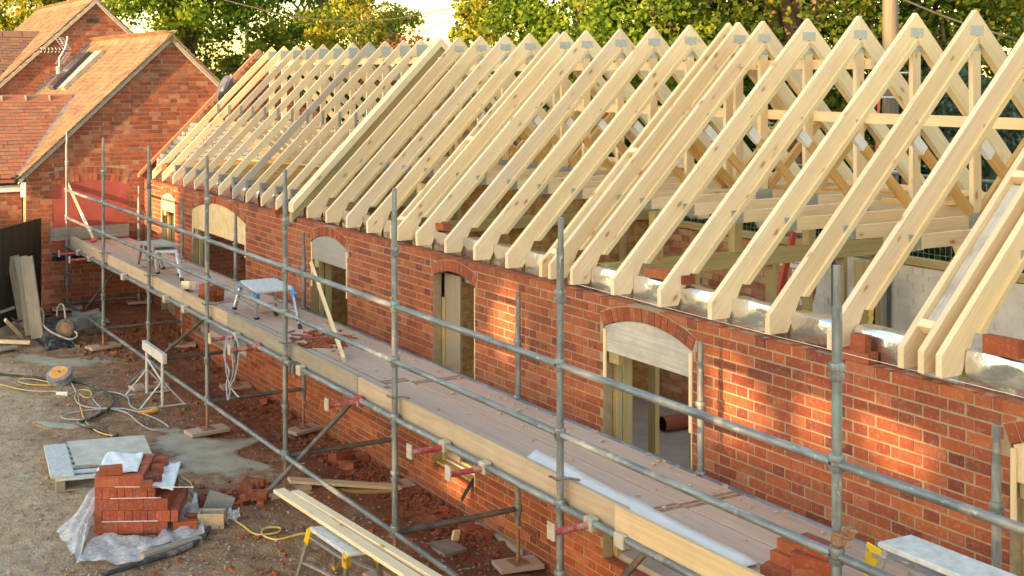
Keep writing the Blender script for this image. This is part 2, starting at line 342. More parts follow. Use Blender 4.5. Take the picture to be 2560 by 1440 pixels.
MT['grass']=m_grass()
def m_cement():
    g=G('wet_cement'); p=g.pos(); n=g.noise(p,4,5); e=g.attr('rnd',2)
    cem=g.ramp(n,[(.3,(.33,.30,.215)),(.7,(.50,.46,.34))])
    cem=g.mix(g.ramp(g.noise(p,11,5,.7),[(.58,0.0),(.66,.7)]),cem,(.36,.17,.09))
    soil=g.ramp(g.noise(p,7,6,.65),[(.3,(.20,.09,.045)),(.7,(.42,.26,.15))])
    f=g.math('ADD',g.math('MULTIPLY',e,2.6),g.math('MULTIPLY',g.math('SUBTRACT',g.noise(p,3.5,6,.7),.62),3.2))
    k=g.ramp(f,[(.25,0.0),(.55,1.0)])
    rim=g.ramp(f,[(.35,1.0),(.9,0.0)])
    c=g.mix(k,soil,g.mix(g.math('MULTIPLY',rim,.45),cem,(.17,.13,.09)))
    ro=g.mix(k,(.95,.95,.95),g.ramp(n,[(.3,.28),(.7,.7)]))
    g.bsdf(c,ro,bump=g.noise(p,22,4),bstr=.35,bdist=.01); return g.m
MT['cement']=m_cement()
# ================================================================== THE SETTING: ground
def sm(a): a=max(0.0,min(1.0,a)); return a*a*(3-2*a)
def gh(x,y):
    r=sm((-16.6-x)/3.4)
    z=.03+.25*r-.15*sm((y-5.05)/.7)*(1-r)
    return z
_t=[(random.uniform(0,6.3),random.uniform(0,6.3),random.uniform(.6,5.5),random.uniform(0,6.3)) for _ in range(14)]
def gn(x,y):
    s=0
    for a,b,k,c in _t: s+=math.sin((x*math.cos(a)+y*math.sin(a))*k+b)/(k+1.2)
    return s*.016
xs=list(np.concatenate([np.array([-900,-400,-200,-100,-60,-40,-32]),np.arange(-27,-6,.14),np.array([-5.5,-4.5,-3,0,4,8,14,22,35,60,120,300,900])]))
ys=list(np.concatenate([np.array([-900,-300,-120,-60,-40,-28,-18,-10,-5,-2]),np.arange(-.5,6.6,.14),np.array([7.5,9,11,13,16,20,26,34,45,70,120,300,900])]))
gm=MB(); nx,ny=len(xs),len(ys)
vs=[]
for y in ys:
    for x in xs:
        f=1.0 if (-27<x<-6 and -.5<y<6.6) else 0.0
        jit=f*random.gauss(0,.010)
        vs.append((x,y,gh(x,y)+f*gn(x,y)+jit if y<7 else gh(x,5.5)*.3-.1))
fs=[(j*nx+i,j*nx+i+1,(j+1)*nx+i+1,(j+1)*nx+i) for j in range(ny-1) for i in range(nx-1)]
gm.add(vs,fs,None,0)
gm.m=[1 if (ys[j]>9.9 or xs[i]<-30 or ys[j]<-4 or xs[i]>3) else 0 for j in range(ny-1) for i in range(nx-1)]
tag(gm.build('ground',[MT['ground'],MT['grass']],loc=(0,0,0),smooth=True),kind='structure')
# ================================================================== brickwork
def pieces(a,b,ex):
    out=[(a,b)]
    for c,d in ex:
        nw=[]
        for p,q in out:
            if d<=p or c>=q: nw.append((p,q)); continue
            if c>p: nw.append((p,c))
            if d<q: nw.append((d,q))
        out=nw
    return [(p,q) for p,q in out if q-p>.035]
def bond(u0,u1,z0,nc,excl,seq=(.215,.1025),phase=0.0,course=.075,h=.065,jit=.004):
    out=[]; per=sum(s+.01 for s in seq)
    for i in range(nc):
        z=z0+i*course; u=u0-per+((i%2)*(per/2)+phase)%per; k=0
        ex=excl(z+h/2,z,z+h)
        if ex is None: continue
        while u<u1:
            w=seq[k%len(seq)]; a,b=max(u,u0),min(u+w,u1)
            j=random.uniform(-jit,jit)
            if b-a>.03:
                for p,q in pieces(a+(j if a>u0 else 0),b+(j if b<u1 else 0),[(c-.004,d+.004) for c,d in ex]): out.append((p,q,z,z+h))
            u+=w+.01; k+=1
    return out
_bm={}
def brick_mesh(w,d,h,mat,frog=False):
    key=(round(w,3),round(d,3),round(h,3),mat.name,frog)
    if key in _bm: return _bm[key]
    m=MB(); a,b,c=w/2,d/2,h/2
    if not frog: m.box((-a,-b,-c),(a,b,c),0)
    else:
        i,jj,k=a*.72,b*.55,.018; e,f=a*.55,b*.35
        v=[(-a,-b,-c),(a,-b,-c),(a,b,-c),(-a,b,-c),(-a,-b,c),(a,-b,c),(a,b,c),(-a,b,c),(-i,-jj,c),(i,-jj,c),(i,jj,c),(-i,jj,c),(-e,-f,c-k),(e,-f,c-k),(e,f,c-k),(-e,f,c-k)]
        fcs=[(0,3,2,1),(0,1,5,4),(1,2,6,5),(2,3,7,6),(3,0,4,7),(4,5,9,8),(5,6,10,9),(6,7,11,10),(7,4,8,11),(8,9,13,12),(9,10,14,13),(10,11,15,14),(11,8,12,15),(12,13,14,15)]
        m.add(v,fcs,None,0)
    o=m.build('brick',mat,loc=(0,0,0)); me=o.data; bpy.data.objects.remove(o); _bm[key]=me; return me
def lay(rects,O,ua,na,depth,mat,root,nmax=300,name='brick',proud=0.0,matf=None,vis=None,frogtop=None,rest='brickwork'):
    # lays bricks given as (u0,u1,z0,z1) on the wall with origin O, run direction ua, inward direction na
    O=Vector(O); ua=Vector(ua); na=Vector(na); L=[]
    for a,b,z0,z1 in [(a_+.0012,b_-.0012,c_+.001,d_-.001) for a_,b_,c_,d_ in rects]:
        c=O+ua*((a+b)/2); c.z=(z0+z1)/2; x,y=proj(c)
        ok=-40<x<2600 and -40<y<1480 and (vis is None or vis(x,y,c)); d=(c-Vector((0,0,ZC))).length
        L.append((0 if ok else 1,d,a,b,z0,z1))
    L.sort(key=lambda q:(q[0],q[1])); ang=math.atan2(ua.y,ua.x); o3=org(root)
    rest_mb=MB()
    for k,(bad,d,a,b,z0,z1) in enumerate(L):
        off=random.uniform(-.0025,.0025)-proud; m=matf((a+b)/2,(z0+z1)/2) if matf else mat
        c=O+ua*((a+b)/2)+na*(depth/2+off); c.z=(z0+z1)/2
        if k<nmax and not bad:
            w=b-a
            fr=frogtop is not None and z1>frogtop
            me=brick_mesh(w,depth,z1-z0,m,fr); ob=bpy.data.objects.new(name,me); C.objects.link(ob); ob.parent=root
            ob.location=c-o3; ob.rotation_euler=(random.gauss(0,.004),0,ang+random.gauss(0,.004))
        else:
            p0=O+ua*a+na*off; p1=O+ua*b+na*off; e=na*depth
            cc=[Vector((q.x,q.y,z)) for z in (z0,z1) for q in (p0,p1,p1+e,p0+e)]
            rest_mb.hexa(cc,None,None,0 if not matf else (0 if m is mat else 1))
    if rest_mb.v:
        mats=[mat]
        if matf:
            other=[matf((a+b)/2,(z0+z1)/2) for _,_,a,b,z0,z1 in L]; other=[q for q in other if q is not mat]
            mats.append(other[0] if other else mat)
        o=rest_mb.build(rest,mats,root); o['kind']='stuff'
# ------------------------------------------------------------------ the new front wall
YW=6.108; WT=ZC-1.788; Z0=WT-34*.075+.01; XL,XR=-20.48,-2.6
ZS=ZC-2.015; CR=ZC-1.905
OPEN=[(-19.54,-18.82,.2),(-17.96,-15.72,.2),(-13.54,-12.53,.55),(-10.57,-9.78,.235),(-7.84,-6.80,.235),(-4.276,-3.25,.235)]
ZSO=[ZC-2.0,ZC-2.05,ZC-2.015,ZC-2.0,ZC-2.015,ZC-2.015]; CRO=[ZC-1.925,ZC-1.885,ZC-1.905,ZC-1.92,ZC-1.905,ZC-1.905]
ARC=[]
for (a,b,zb),zs_,cr_ in zip(OPEN,ZSO,CRO):
    w=b-a; r=cr_-zs_; RR=(w*w/4+r*r)/(2*r); ARC.append(((a+b)/2,cr_-RR,RR,math.asin(w/2/RR)))
def ex_fac(zm,z0,z1):
    ex=[]
    for (a,b,zb),(xm,zc,RR,th),zs_ in zip(OPEN,ARC,ZSO):
        if zm<zb: continue
        if zm<zs_: hw=(b-a)/2
        elif z1-.015<=zc+(RR+.1045)*math.cos(th): hw=(zm-zc)*math.tan(th)+.004
        else:
            q=(RR+.112)**2-(z1-.015-zc)**2; hw=math.sqrt(q) if q>0 else 0
        if hw>0: ex.append((xm-hw,xm+hw))
    return ex
fw=thing('front_wall','long new red brick front wall with arched openings under the bare roof trusses','wall',((XL+XR)/2,YW,0))
rects=bond(XL,XR,Z0,34,ex_fac,phase=.07)
def vis_fac(x,y,c): return not (1.05<c.z<1.42) and c.z>-.05
flat=[]
for a,b,z0,z1 in rects:          # bricks over an arch are cut to the curve of its back
    cut=False
    for (oa,ob_,zb),(xm,zc,RR,th),zs_ in zip(OPEN,ARC,ZSO):
        hx=(RR+.1045)*math.sin(th)
        if z1<zs_ or b<xm-hx or a>xm+hx: continue
        def ext(x): return max(z0,zc+math.sqrt(max(0,(RR+.1145)**2-(x-xm)**2))) if abs(x-xm)<=hx+1e-6 else z0
        ps=sorted(set([a,b]+[q for q in (xm-hx,xm+hx) if a<q<b]))
        if max(ext(q) for q in ps+[(a+b)/2])<=z0+.002: continue
        cut=True
        for p,q in zip(ps[:-1],ps[1:]):
            mid=(p+q)/2; n=1 if abs(mid-xm)>hx else 3
            xs_=[p+(q-p)*k/n for k in range(n+1)]; zb_=[min(z1-.006,ext(x) if abs(mid-xm)<=hx else z0) for x in xs_]
            if q-p<.02 or min(zb_)>z1-.012: continue
            m=MB(); poly=[Vector((x,YW-.001,z)) for x,z in zip(xs_,zb_)]+[Vector((q,YW-.001,z1)),Vector((p,YW-.001,z1))]
            m.prism(poly,(0,.1,0)); m.build('brick',MT['brick'],fw)
        break
    if not cut: flat.append((a,b,z0,z1))
lay(flat,(0,YW,0),(1,0,0),(0,1,0),.1025,MT['brick'],fw,300,vis=vis_fac,frogtop=WT-.03)
mm=MB(); y0,y1=YW+.0035,YW+.098
def mslab(a,b,za,zb): mm.box((a,y0,za),(b,y1,zb))
cur=XL
for (a,b,zb),(xm,zc,RR,th) in zip(OPEN,ARC):
    mslab(cur,a,Z0-.05,WT-.006); mslab(a,b,Z0-.05,zb-.012)
    n=12
    for i in range(n):
        p,q=a+(b-a)*i/n,a+(b-a)*(i+1)/n; xx=(p+q)/2; zi=zc+math.sqrt(RR*RR-(abs(xx-xm))**2)+.006
        mslab(p,q,zi,WT-.006)
    cur=b
mslab(cur,XR,Z0-.05,WT-.006)
mm.build('mortar',MT['mortar'],fw)
for (a,b,zb),(xm,zc,RR,th) in zip(OPEN,ARC):
    n=max(7,int(round(2*th*(RR+.05)/.0755))); g=.5*.0095/(RR+.05)
    for i in range(n):
        t0=-th+2*th*i/n+g; t1=-th+2*th*(i+1)/n-g; off=random.uniform(-.003,.002)
        def P(t,r,y): return Vector((xm+math.sin(t)*r,y,zc+math.cos(t)*r))
        ya,yb=YW+off-.002,YW+.1
        m=MB(); m.hexa([P(t0,RR,ya),P(t1,RR,ya),P(t1,RR,yb),P(t0,RR,yb),P(t0,RR+.1045,ya),P(t1,RR+.1045,ya),P(t1,RR+.1045,yb),P(t0,RR+.1045,yb)],None)
        m.build('arch_brick',MT['brick'],fw)
# air brick low in the wall
q=PY(1329,1328,YW); m=MB(); m.box((q.x-.11,YW-.012,q.z-.036),(q.x+.11,YW+.05,q.z+.036))
ab=m.build('air_brick',MT['claypipe'],fw); m=MB()
for i in range(7):
    for j in range(3): m.box((q.x-.088+i*.027,YW-.014,q.z-.024+j*.018),(q.x-.072+i*.027,YW+.0,q.z-.014+j*.018))
m.build('hole',MT['membrane'],ab)
# cavity sill of the window opening above the yard: grit, board and a flap of black membrane
a,b,zb=OPEN[3]
m=MB(); m.box((a+.01,YW+.03,zb-.02),(b-.01,YW+.17,zb+.03)); sil=m.build('sill_bed',MT['grit'],fw)
m=MB(); m.box((a+.02,YW+.17,zb-.02),(b-.02,YW+.205,zb+.075)); m.build('sill_board',MT['stud'],fw)
m=MB(); n=6; vs=[]; 
for i in range(n+1):
    t=i/n; yy=YW+.14-.26*t; zz=zb+.05+.02*math.sin(t*3)-.14*max(0,t-.45)*2
    for s in (0,1): vs.append((b-.08+s*.075+.02*t-.02*s*t,yy-.02*s,zz-.03*s*t))
m.add(vs,[(2*i,2*i+1,2*i+3,2*i+2) for i in range(n)]); m.build('membrane_flap',MT['membrane'],fw,smooth=True)
# plinth strip where the foundation shows
m=MB(); p=PY(1165,1310,YW); m.box((p.x,YW-.03,-.22),(p.x+1.0,YW+.05,-.07)); m.build('foundation_strip',MT['concrete'],fw)
# ------------------------------------------------------------------ timber formers under the arches
def former(i,mat,lab,hang=.18,matp='stud',leg=(.42,.42)):
    a,b,zb=OPEN[i]; xm,zc,RR,th=ARC[i]; ZS=ZSO[i]
    t=thing('arch_former',lab,'arch former',(xm,YW+.05,ZS-.4),'timber formers under the brick arches')
    poly=[(a+.035,ZS-hang)]; n=14
    poly+= [(b-.035,ZS-hang)]
    for k in range(n+1):
        x=b-.012-(b-a-.024)*k/n; poly.append((x,zc+math.sqrt(RR*RR-(x-xm)**2)-.006))
    m=MB(); m.prism([Vector((x,YW+.012,z)) for x,z in poly],(0,.018,0),gd=(1,0,0)); m.build('board',MT[mat],t)
    m=MB(); m.prism([Vector((x,YW+.08,z)) for x,z in poly],(0,.018,0),gd=(1,0,0)); m.build('board',MT[mat],t)
    for s,x,l in ((0,a+.004,leg[0]),(1,b-.034,leg[1])):
        m=MB(); m.box((x,YW-.002,ZS-l-.05),(x+.03,YW+.011,ZS-.02)); m.build('leg',MT['pine'],t)
    m=MB(); m.box((a+.036,YW+.031,ZS-hang-.09),(a+.16,YW+.079,ZS-hang+.02)); m.build('block',MT[matp],t)
    return t
former(0,'osb_pale','small pale board former under the narrow arch by the old gable wall',.22)
former(1,'osb_pale','wide pale strand board former under the broad arch',.30)
former(2,'plygrey','grey plywood former under the arch beside the leaning pine batten',.22,leg=(.5,.5))
former(4,'ply','whitish plywood former under the arch above the open doorway with studs',.20,leg=(.42,.55))
former(5,'osb_pale','pale board former under the last arch past the yellow stepped platform',.2)
# brown board standing in the unformed opening
a,b,zb=OPEN[3]
m=MB(); m.box((a+.03,YW+.115,zb+.08),(a+.33,YW+.135,ZS+.03)); tag(m.build('plywood_panel',MT['plybrown']),'tall brown plywood panel standing inside the opening that has no arch former','panel')
for i,(a,b,zb) in enumerate(OPEN):
    m=MB(); m.box((a-.004,YW+.104,zb+.02),(a+.055,YW+.15,ZS-.22)); tag(m.build('jamb_stud',MT['stud']),'upright treated stud against the left reveal of an arched opening','stud','studs in the reveals of the arched openings')
    if i in (3,4): 
        m=MB(); m.box((b-.008,YW-.004,zb+.0),(b+.004,YW+.03,ZS-.0)); tag(m.build('jamb_batten',MT['pine']),'thin pale batten up the right edge of the '+('opening without a former' if i==3 else 'doorway with studs'),'batten')
# ------------------------------------------------------------------ timber-frame inner leaf, wrapped in foil
YF=6.262; FT=ZC-1.60
TA=[-19.82,-19.27,-18.74,-18.21,-17.69,-17.17,-16.63,-16.07,-15.55,-15.0,-14.5]
TB=[-13.52,-12.98,-12.43,-11.91,-11.36,-11.22,-10.81,-10.23,-9.70,-9.165,-8.625,-8.495,-8.185,-7.65,-7.10,-6.56,-6.015,-5.475,-4.94,-4.80,-4.68,-4.10,-3.56,-3.02]
fl=thing('inner_wall','timber inner wall frame wrapped in silver foil behind the brick front wall','inner wall',(-11.5,YF+.05,.28))
cur=-20.3
for a,b,zb in OPEN+[(-3.0,-2.6,.2)]:
    m=MB(); m.box((cur,YF,.29),(a-.012+.07,YF+.008,FT-.22)); m.build('foil_panel',MT['foil'],fl)
    k=cur+.05
    while k<a+.02:
        m=MB(); m.box((k,YF+.01,.335),(k+.045,YF+.1,FT-.10)); m.build('stud',MT['stud'],fl); k+=.42
    m=MB(); m.box((a+.012,YF+.01,.335),(a+.057,YF+.1,FT-.1)); m.build('stud',MT['stud'],fl)
    m=MB(); m.box((cur,YF+.01,.29),(a+.05,YF+.1,.334)); m.build('sole_plate',MT['stud'],fl)
    if b<-3.1:
        m=MB(); m.box((a+.06,YF,ZS-.02),(b-.08,YF+.008,FT-.22)); m.build('foil_panel',MT['foil'],fl)
    cur=b-.07
for zz in (FT-.098,FT-.052):
    m=MB(); m.box((-20.3,YF+.012,zz),(-2.6,YF+.1,zz+.044)); m.build('top_plate',MT['stud'],fl)
allT=sorted(TA+[-14.03]+TB); gaps=[(-20.3,allT[0]-.03)]+[(p+.03,q-.03) for p,q in zip(allT[:-1],allT[1:])]+[(allT[-1]+.03,-2.7)]
for p,q in gaps:
    if q-p<.16: continue
    N=max(6,int((q-p)/.045)); prof=[(-.012,-.30),(-.016,-.2),(-.02,-.11),(-.02,-.045),(-.016,-.012),(-.004,.004),(.03,.006),(.075,.006),(.11,.004)]
    m=MB(); vs=[]; ph=random.uniform(0,9)
    for i in range(N+1):
        x=p+(q-p)*i/N
        for j,(dy,dz) in enumerate(prof):
            w=.009*math.sin(x*9+j*.7+ph)+.005*math.sin(x*24-j*1.3+ph*2)+random.gauss(0,.0015)
            vs.append((x,YF+dy+w*(.9 if j<5 else .2),FT+dz+w*(.15 if j<5 else .45)))
    n2=len(prof); m.add(vs,[(i*n2+j,(i+1)*n2+j,(i+1)*n2+j+1,i*n2+j+1) for i in range(N) for j in range(n2-1)])
    o=m.build('foil_sheet',MT['foil'],fl,smooth=True); 
# ------------------------------------------------------------------ interior: slab, partitions
m=MB(); m.box((-20.4,YW+.12,.05),(-2.6,9.74,.285)); tag(m.build('floor_slab',MT['slab'],loc=(0,0,.05)),kind='structure')
TIE=ZC-1.15
def partition(X,lab,osb,full=False,ys=6.42,ye=9.66):
    t=thing('partition',lab,'partition',(X,(ys+ye)/2,.285))
    def top(y): return (ZC+.49-.979*abs(8.193-y)-.28) if full else TIE-.02
    n=int((ye-ys)/.42); step=(ye-ys-.05)/n
    for k in range(n+1):
        y=ys+k*step
        m=MB(); m.box((X,y,.333),(X+.09,y+.045,ZC-1.72)); m.build('stud',MT['stud'],t)
        if full or k%2==1 or osb:
            if top(y)>ZC-1.58:
                m=MB(); m.box((X+.004,y+.002,ZC-1.578),(X+.086,y+.043 if not (not osb) else y+.09,min(top(y),top(y+.045)))); m.build('cripple_stud',MT['stud'],t)
    m=MB(); m.box((X,ys,.286),(X+.09,ye,.332)); m.build('sole_plate',MT['stud'],t)
    for z in (ZC-1.718,ZC-1.672,ZC-1.626):
        m=MB(); m.box((X-.003,ys-.06,z),(X+.094,ye+.02,z+.045)); m.build('top_plate',MT['stud'],t)
    if osb:
        y=ys
        while y<ye-.05:
            y2=min(y+1.2,ye); m=MB()
            if full:
                pts=[(y+.003,.31),(y2-.003,.31)]
                if y<8.193<y2: pts+=[(y2-.003,top(y2)),(8.193,top(8.193)),(y+.003,top(y))]
                else: pts+=[(y2-.003,top(y2)),(y+.003,top(y))]
            else: pts=[(y+.003,.31),(y2-.003,.31),(y2-.003,TIE-.03),(y+.003,TIE-.03)]
            m.prism([Vector((X-.014,a,b)) for a,b in pts],(.011,0,0)); m.build('osb_sheet',MT['osb'],t); y=y2
    else:
        m=MB(); m.box((X+.02,ys,1.25),(X+.065,ye,1.335))
    return t
P0=partition(-14.06,'strand board partition rising into the roof as a gable between the slender and the deep trusses',True,True)
partition(-11.45,'strand board partition with studs below the trusses in the middle of the building',True)
partition(-8.2,'open stud partition with triple top plate in front of the red ladder and whitewashed wall',False)
def slope_pts(ya,yb,za,zb,X): return [Vector((X,ya,za))]
for s in (-1,1):   # raking members of the gable partition
    for k,(dx,d) in enumerate(((0,.0),)):
        y0_,y1_=8.193+s*2.14,8.193; zt=lambda y: ZC+.49-.979*abs(8.193-y)
        poly=[Vector((-14.1,y0_,zt(y0_))),Vector((-14.1,y1_,zt(y1_))),Vector((-14.1,y1_,zt(y1_)-.11)),Vector((-14.1,y0_,zt(y0_)-.11))]
        m=MB(); m.prism(poly,(.15,0,0),gd=(0,1,s*-.979)); m.build('raking_plate',MT['pine'],P0)
        poly=[p+Vector((.03,0,-.118)) for p in poly]; 
        m=MB(); m.prism(poly,(.09,0,0),gd=(0,1,s*-.979)); m.build('raking_plate',MT['stud'],P0)
# rear wall, half whitewashed
rw=thing('rear_wall','old rear wall behind the partitions, part bare brick and part whitewashed','wall',(-9,9.75,.0))
rects=bond(-13.2,-3.0,.3,27,lambda a,b,c:[],phase=.1)
XWH=PX(1990,700,-9.8).x
def rm(u,z):
    k=-9.15+.25*math.sin(z*5)+.12*math.sin(z*17)
    return MT['whitewash'] if u>k else MT['brick_pale']
lay(rects,(0,9.75,0),(1,0,0),(0,1,0),.1025,MT['brick_pale'],rw,160,matf=rm,vis=lambda x,y,c:1500<x)
m=MB(); m.box((-9.1,9.756,.25),(-3.0,9.86,2.32)); m.build('limewash_mortar',MT['whitewash'],rw)
m=MB(); m.box((-13.2,9.757,.25),(-9.1,9.86,2.32)); m.build('mortar',MT['mortar_old'],rw)
m=MB(); m.box((-13.2,9.74,2.335),(-3.0,9.86,2.40)); m.build('wall_plate',MT['stud'],rw)
# ladders, pipe, black membrane and foam post inside
def ladder(p0,p1,side,w,lab,mat,r=.03,step=.28):
    p0=Vector(p0); p1=Vector(p1); side=Vector(side).normalized(); t=thing('ladder',lab,'ladder',p0)
    for s in (-1,1):
        m=MB(); m.beam(p0+side*s*w/2,p1+side*s*w/2,.03,.075,up=side.cross(p1-p0)); m.build('rail',mat,t)
    n=int((p1-p0).length/step)
    for k in range(1,n):
        c=p0+(p1-p0)*(k/n); m=MB(); m.tube([c-side*(w/2-.016),c+side*(w/2-.016)],.014,8); m.build('rung',MT['alu'],t)
ladder((-8.62,8.5,.29),(-8.72,9.35,2.55),(1,.1,0),.36,'red ladder standing inside the building against the whitewashed rear wall',MT['ladder'])
m=MB(); a=PX(2180,620,-7.9); m.box((a.x,a.y-.25,.29),(a.x+.1,a.y-.16,2.42)); m.build('foam_post',MT['stud']); o=bpy.data.objects['foam_post']; o.name='post'; tag(o,'stud post edged with yellow foam at the end of the open partition','post')
m=MB(); m.box((a.x-.05,a.y-.15,.29),(a.x+.08,a.y-.05,2.38)); tag(m.build('membrane_strip',MT['membrane']),'black membrane strip hanging beside the foam edged post','membrane')
m=MB()
for k in range(30):
    z=.32+k*.068; m.rock((a.x+.115,a.y-.155,z),(.05,.05,.09))
tag(m.build('expanding_foam',MT['foam']),'bead of yellow expanding foam beside the black membrane','foam')
for xx in (PY(2222,700,9.72).x,PY(2083,560,9.72).x):
    m=MB(); m.tube([(xx,9.72,.3),(xx,9.72,2.3)],.018,8); tag(m.build('conduit',MT['greyframe']),'thin grey conduit running up the whitewashed rear wall','conduit','conduits on the rear wall')
p=PZ(1655,1060,.37); q_=Vector((p.x+.05,p.y+.75,.37))
m=MB(); m.tube([p,q_],.08,16,False); t=m.build('drain_pipe',MT['claypipe'],smooth=True); tag(t,'orange terracotta drain pipe lying on the floor inside the doorway','pipe')
m=MB(); d=(q_-p).normalized(); m.tube([q_-d*.2,q_+d*.02],.088,16,True); m.build('collar',MT['blue'],t,smooth=True)
m=MB(); m.tube([p+d*.004,q_-d*.01],.072,16,False); m.build('bore',MT['membrane'],t,smooth=True)
# ------------------------------------------------------------------ far end wall below the trusses (bare brick above, white below)
ew=thing('end_wall','bare brick end wall at the far end of the trusses, whitewashed below','wall',(-20.4,8.2,.0))
def ex_end(zm,z0,z1):
    hw=(ZC+.49-.06-z1)/.979
    if hw<.1: return None
    return [(0,8.193-hw),(8.193+hw,20)]
ZWH=PX(720,300,-20.38).z
rects=bond(6.3,10.1,.3,57,ex_end)
lay(rects,(-20.38,0,0),(0,1,0),(-1,0,0),.1,MT['brick_old'],ew,300,matf=lambda u,z:MT['whitewash'] if 2.3<z<ZWH else MT['brick_old'],vis=lambda x,y,c:c.z>2.3)
zt=lambda y: ZC+.49-.979*abs(8.193-y)
m=MB(); m.prism([Vector((-20.386,6.3,.2)),Vector((-20.386,10.1,.2)),Vector((-20.386,10.1,zt(10.1)-.08)),Vector((-20.386,8.193,zt(8.193)-.08)),Vector((-20.386,6.3,zt(6.3)-.08))],(-.08,0,0)); m.build('mortar',MT['mortar_old'],ew)
m=MB()
for s in (-1,1): m.prism([Vector((-20.5,8.193+s*2.2,zt(8.193+s*2.2)-.09)),Vector((-20.5,8.193,zt(8.193)-.09)),Vector((-20.5,8.193,zt(8.193)-.03)),Vector((-20.5,8.193+s*2.2,zt(8.193+s*2.2)-.03))],(.1,0,0))
m.build('coping',MT['brick_old'],ew)
p=PX(742,240,-20.36); m=MB(); m.box((-20.372,p.y-.07,p.z-.2),(-20.35,p.y+.07,p.z+.25)); m.build('vent_grille',MT['membrane'],ew)
# ================================================================== ROOF TRUSSES
MT['pine_lath']=m_wood('pale_lath',(.86,.72,.46),(.78,.62,.37))
def nailplate(m,X,y,z,w,h): 
    m.box((X,y-w/2,z-h/2),(X+.0025,y+w/2,z+h/2))
    k=-w/2+.01
    while k<w/2-.005: m.box((X+.0025,y+k,z-h/2+.004),(X+.0042,y+k+.005,z+h/2-.004)); k+=.012
def ztop(y): return ZC+.49-.979*abs(8.193-y)
def truss_B(X,mat,lab,group):
    t=thing('roof_truss',lab,'roof truss',(X,8.193,ZC-1.735),group); T=.042
    for s in (-1,1):
        Yq=lambda y: 8.193+s*(8.193-y)*-1 if s<0 else 8.193+(8.193-y)
        Yq=(lambda y:y) if s<0 else (lambda y:2*8.193-y)
        pl=.182
        poly=[(6.05,ztop(6.05)),(8.193,ztop(8.193)),(8.193,ztop(8.193)-pl),(6.335,ztop(6.335)-pl),(6.215,ZC-1.735),(6.05,ZC-1.735)]
        m=MB(); m.prism([Vector((X-T/2,Yq(y),z)) for y,z in poly],(T,0,0),gd=(0,1,-.979*s)); m.build('rafter',mat,t)
        poly=[(6.345,ztop(6.345)-pl-.002),(8.17,ztop(8.17)-pl-.002),(8.17,ztop(8.17)-pl-.056),(6.395,ztop(6.395)-pl-.056)]
        m=MB(); m.prism([Vector((X-T/2+.006,Yq(y),z)) for y,z in poly],(T+.016,0,0),gd=(0,1,-.979*s)); m.build('counter_rafter',MT['pine_lath'],t)
        p=Vector((X,Yq(7.47),ZC-.43)); q=Vector((X,Yq(8.13),ZC-1.03))
        m=MB(); m.beam(p,q,T-.004,.072,up=(0,0,1)); w=m.build('strut',MT['pine_orange'],t)
        if s<0:
            d=(q-p).normalized(); m=MB(); m.beam(p+d*.05,p+d*.19,T,.076); m.build('paper_tag',MT['paper'],w)
    m=MB(); m.box((X-T/2+.001,6.76,ZC-1.152),(X+T/2-.001,9.626,ZC-1.057)); m.build('tie_beam',MT['pine'],t)
    m=MB(); m.box((X-T/2+.002,8.148,ZC-1.056),(X+T/2-.002,8.238,ztop(8.193)-.2)); m.build('king_post',MT['pine'],t)
    for y,z,w,h in ((8.193,ZC+.335,.15,.075),(8.193,ZC+.205,.10,.05),(6.815,ZC-1.10,.12,.10),(9.571,ZC-1.10,.12,.10),(8.19,ZC-1.09,.20,.11),(7.53,ZC-.365,.05,.05)):
        m=MB(); nailplate(m,X+T/2+(.0025 if y<7.5 or y>9 else .0005),y,z,w,h); m.build('nail_plate',MT['plate'],t)
    m=MB(); nailplate(m,X+T/2+.0025,8.193,ZC+.335,.15,.075)
    return t
def truss_A(X,mat,lab,group):
    t=thing('roof_truss',lab,'roof truss',(X,8.193,ZC-1.735),group); T=.04
    for s in (-1,1):
        Yq=(lambda y:y) if s<0 else (lambda y:2*8.193-y); pl=.132
        poly=[(6.05,ztop(6.05)),(8.193,ztop(8.193)),(8.193,ztop(8.193)-pl),(6.06,ZC-1.735),(6.05,ZC-1.735)]
        m=MB(); m.prism([Vector((X-T/2,Yq(y),z)) for y,z in poly],(T,0,0),gd=(0,1,-.979*s)); m.build('rafter',mat,t)
        p=Vector((X,Yq(7.15),ZC-.72)); q=Vector((X,Yq(8.12),ZC-1.44)); m=MB(); m.beam(p,q,T-.004,.07); m.build('strut',MT['pine'],t)
        p=Vector((X,Yq(7.26),ZC-.62)); q=Vector((X,Yq(8.11),ZC+.12)); 
        m=MB(); m.box((X+T/2,Yq(7.19)-.02,ZC-.70),(X+T/2+.004,Yq(7.19)+.02,ZC-.50)); m.build('nail_plate',MT['plate'],t)
        m=MB(); nailplate(m,X+T/2+.002,Yq(6.31),ZC-1.515,.13,.065); m.build('nail_plate',MT['plate'],t)
    m=MB(); m.box((X-T/2+.001,6.25,ZC-1.56),(X+T/2-.001,10.13,ZC-1.47)); m.build('tie_beam',MT['pine_orange'],t)
    m=MB(); m.box((X-T/2+.002,8.148,ZC-1.469),(X+T/2-.002,8.238,ztop(8.193)-.19)); m.build('king_post',MT['pine'],t)
    m=MB(); nailplate(m,X+T/2+.0005,8.193,ZC+.335,.15,.15); m.build('nail_plate',MT['plate'],t)
    m=MB(); m.box((X+T/2+.003,6.235,ZC-1.64),(X+T/2+.04,6.262,ZC-1.47)); m.build('truss_clip',MT['plate'],t)
    return t
LA='slender pine roof truss with a square ridge plate at the old house end'; GA='slender trusses at the old house end'
first=None
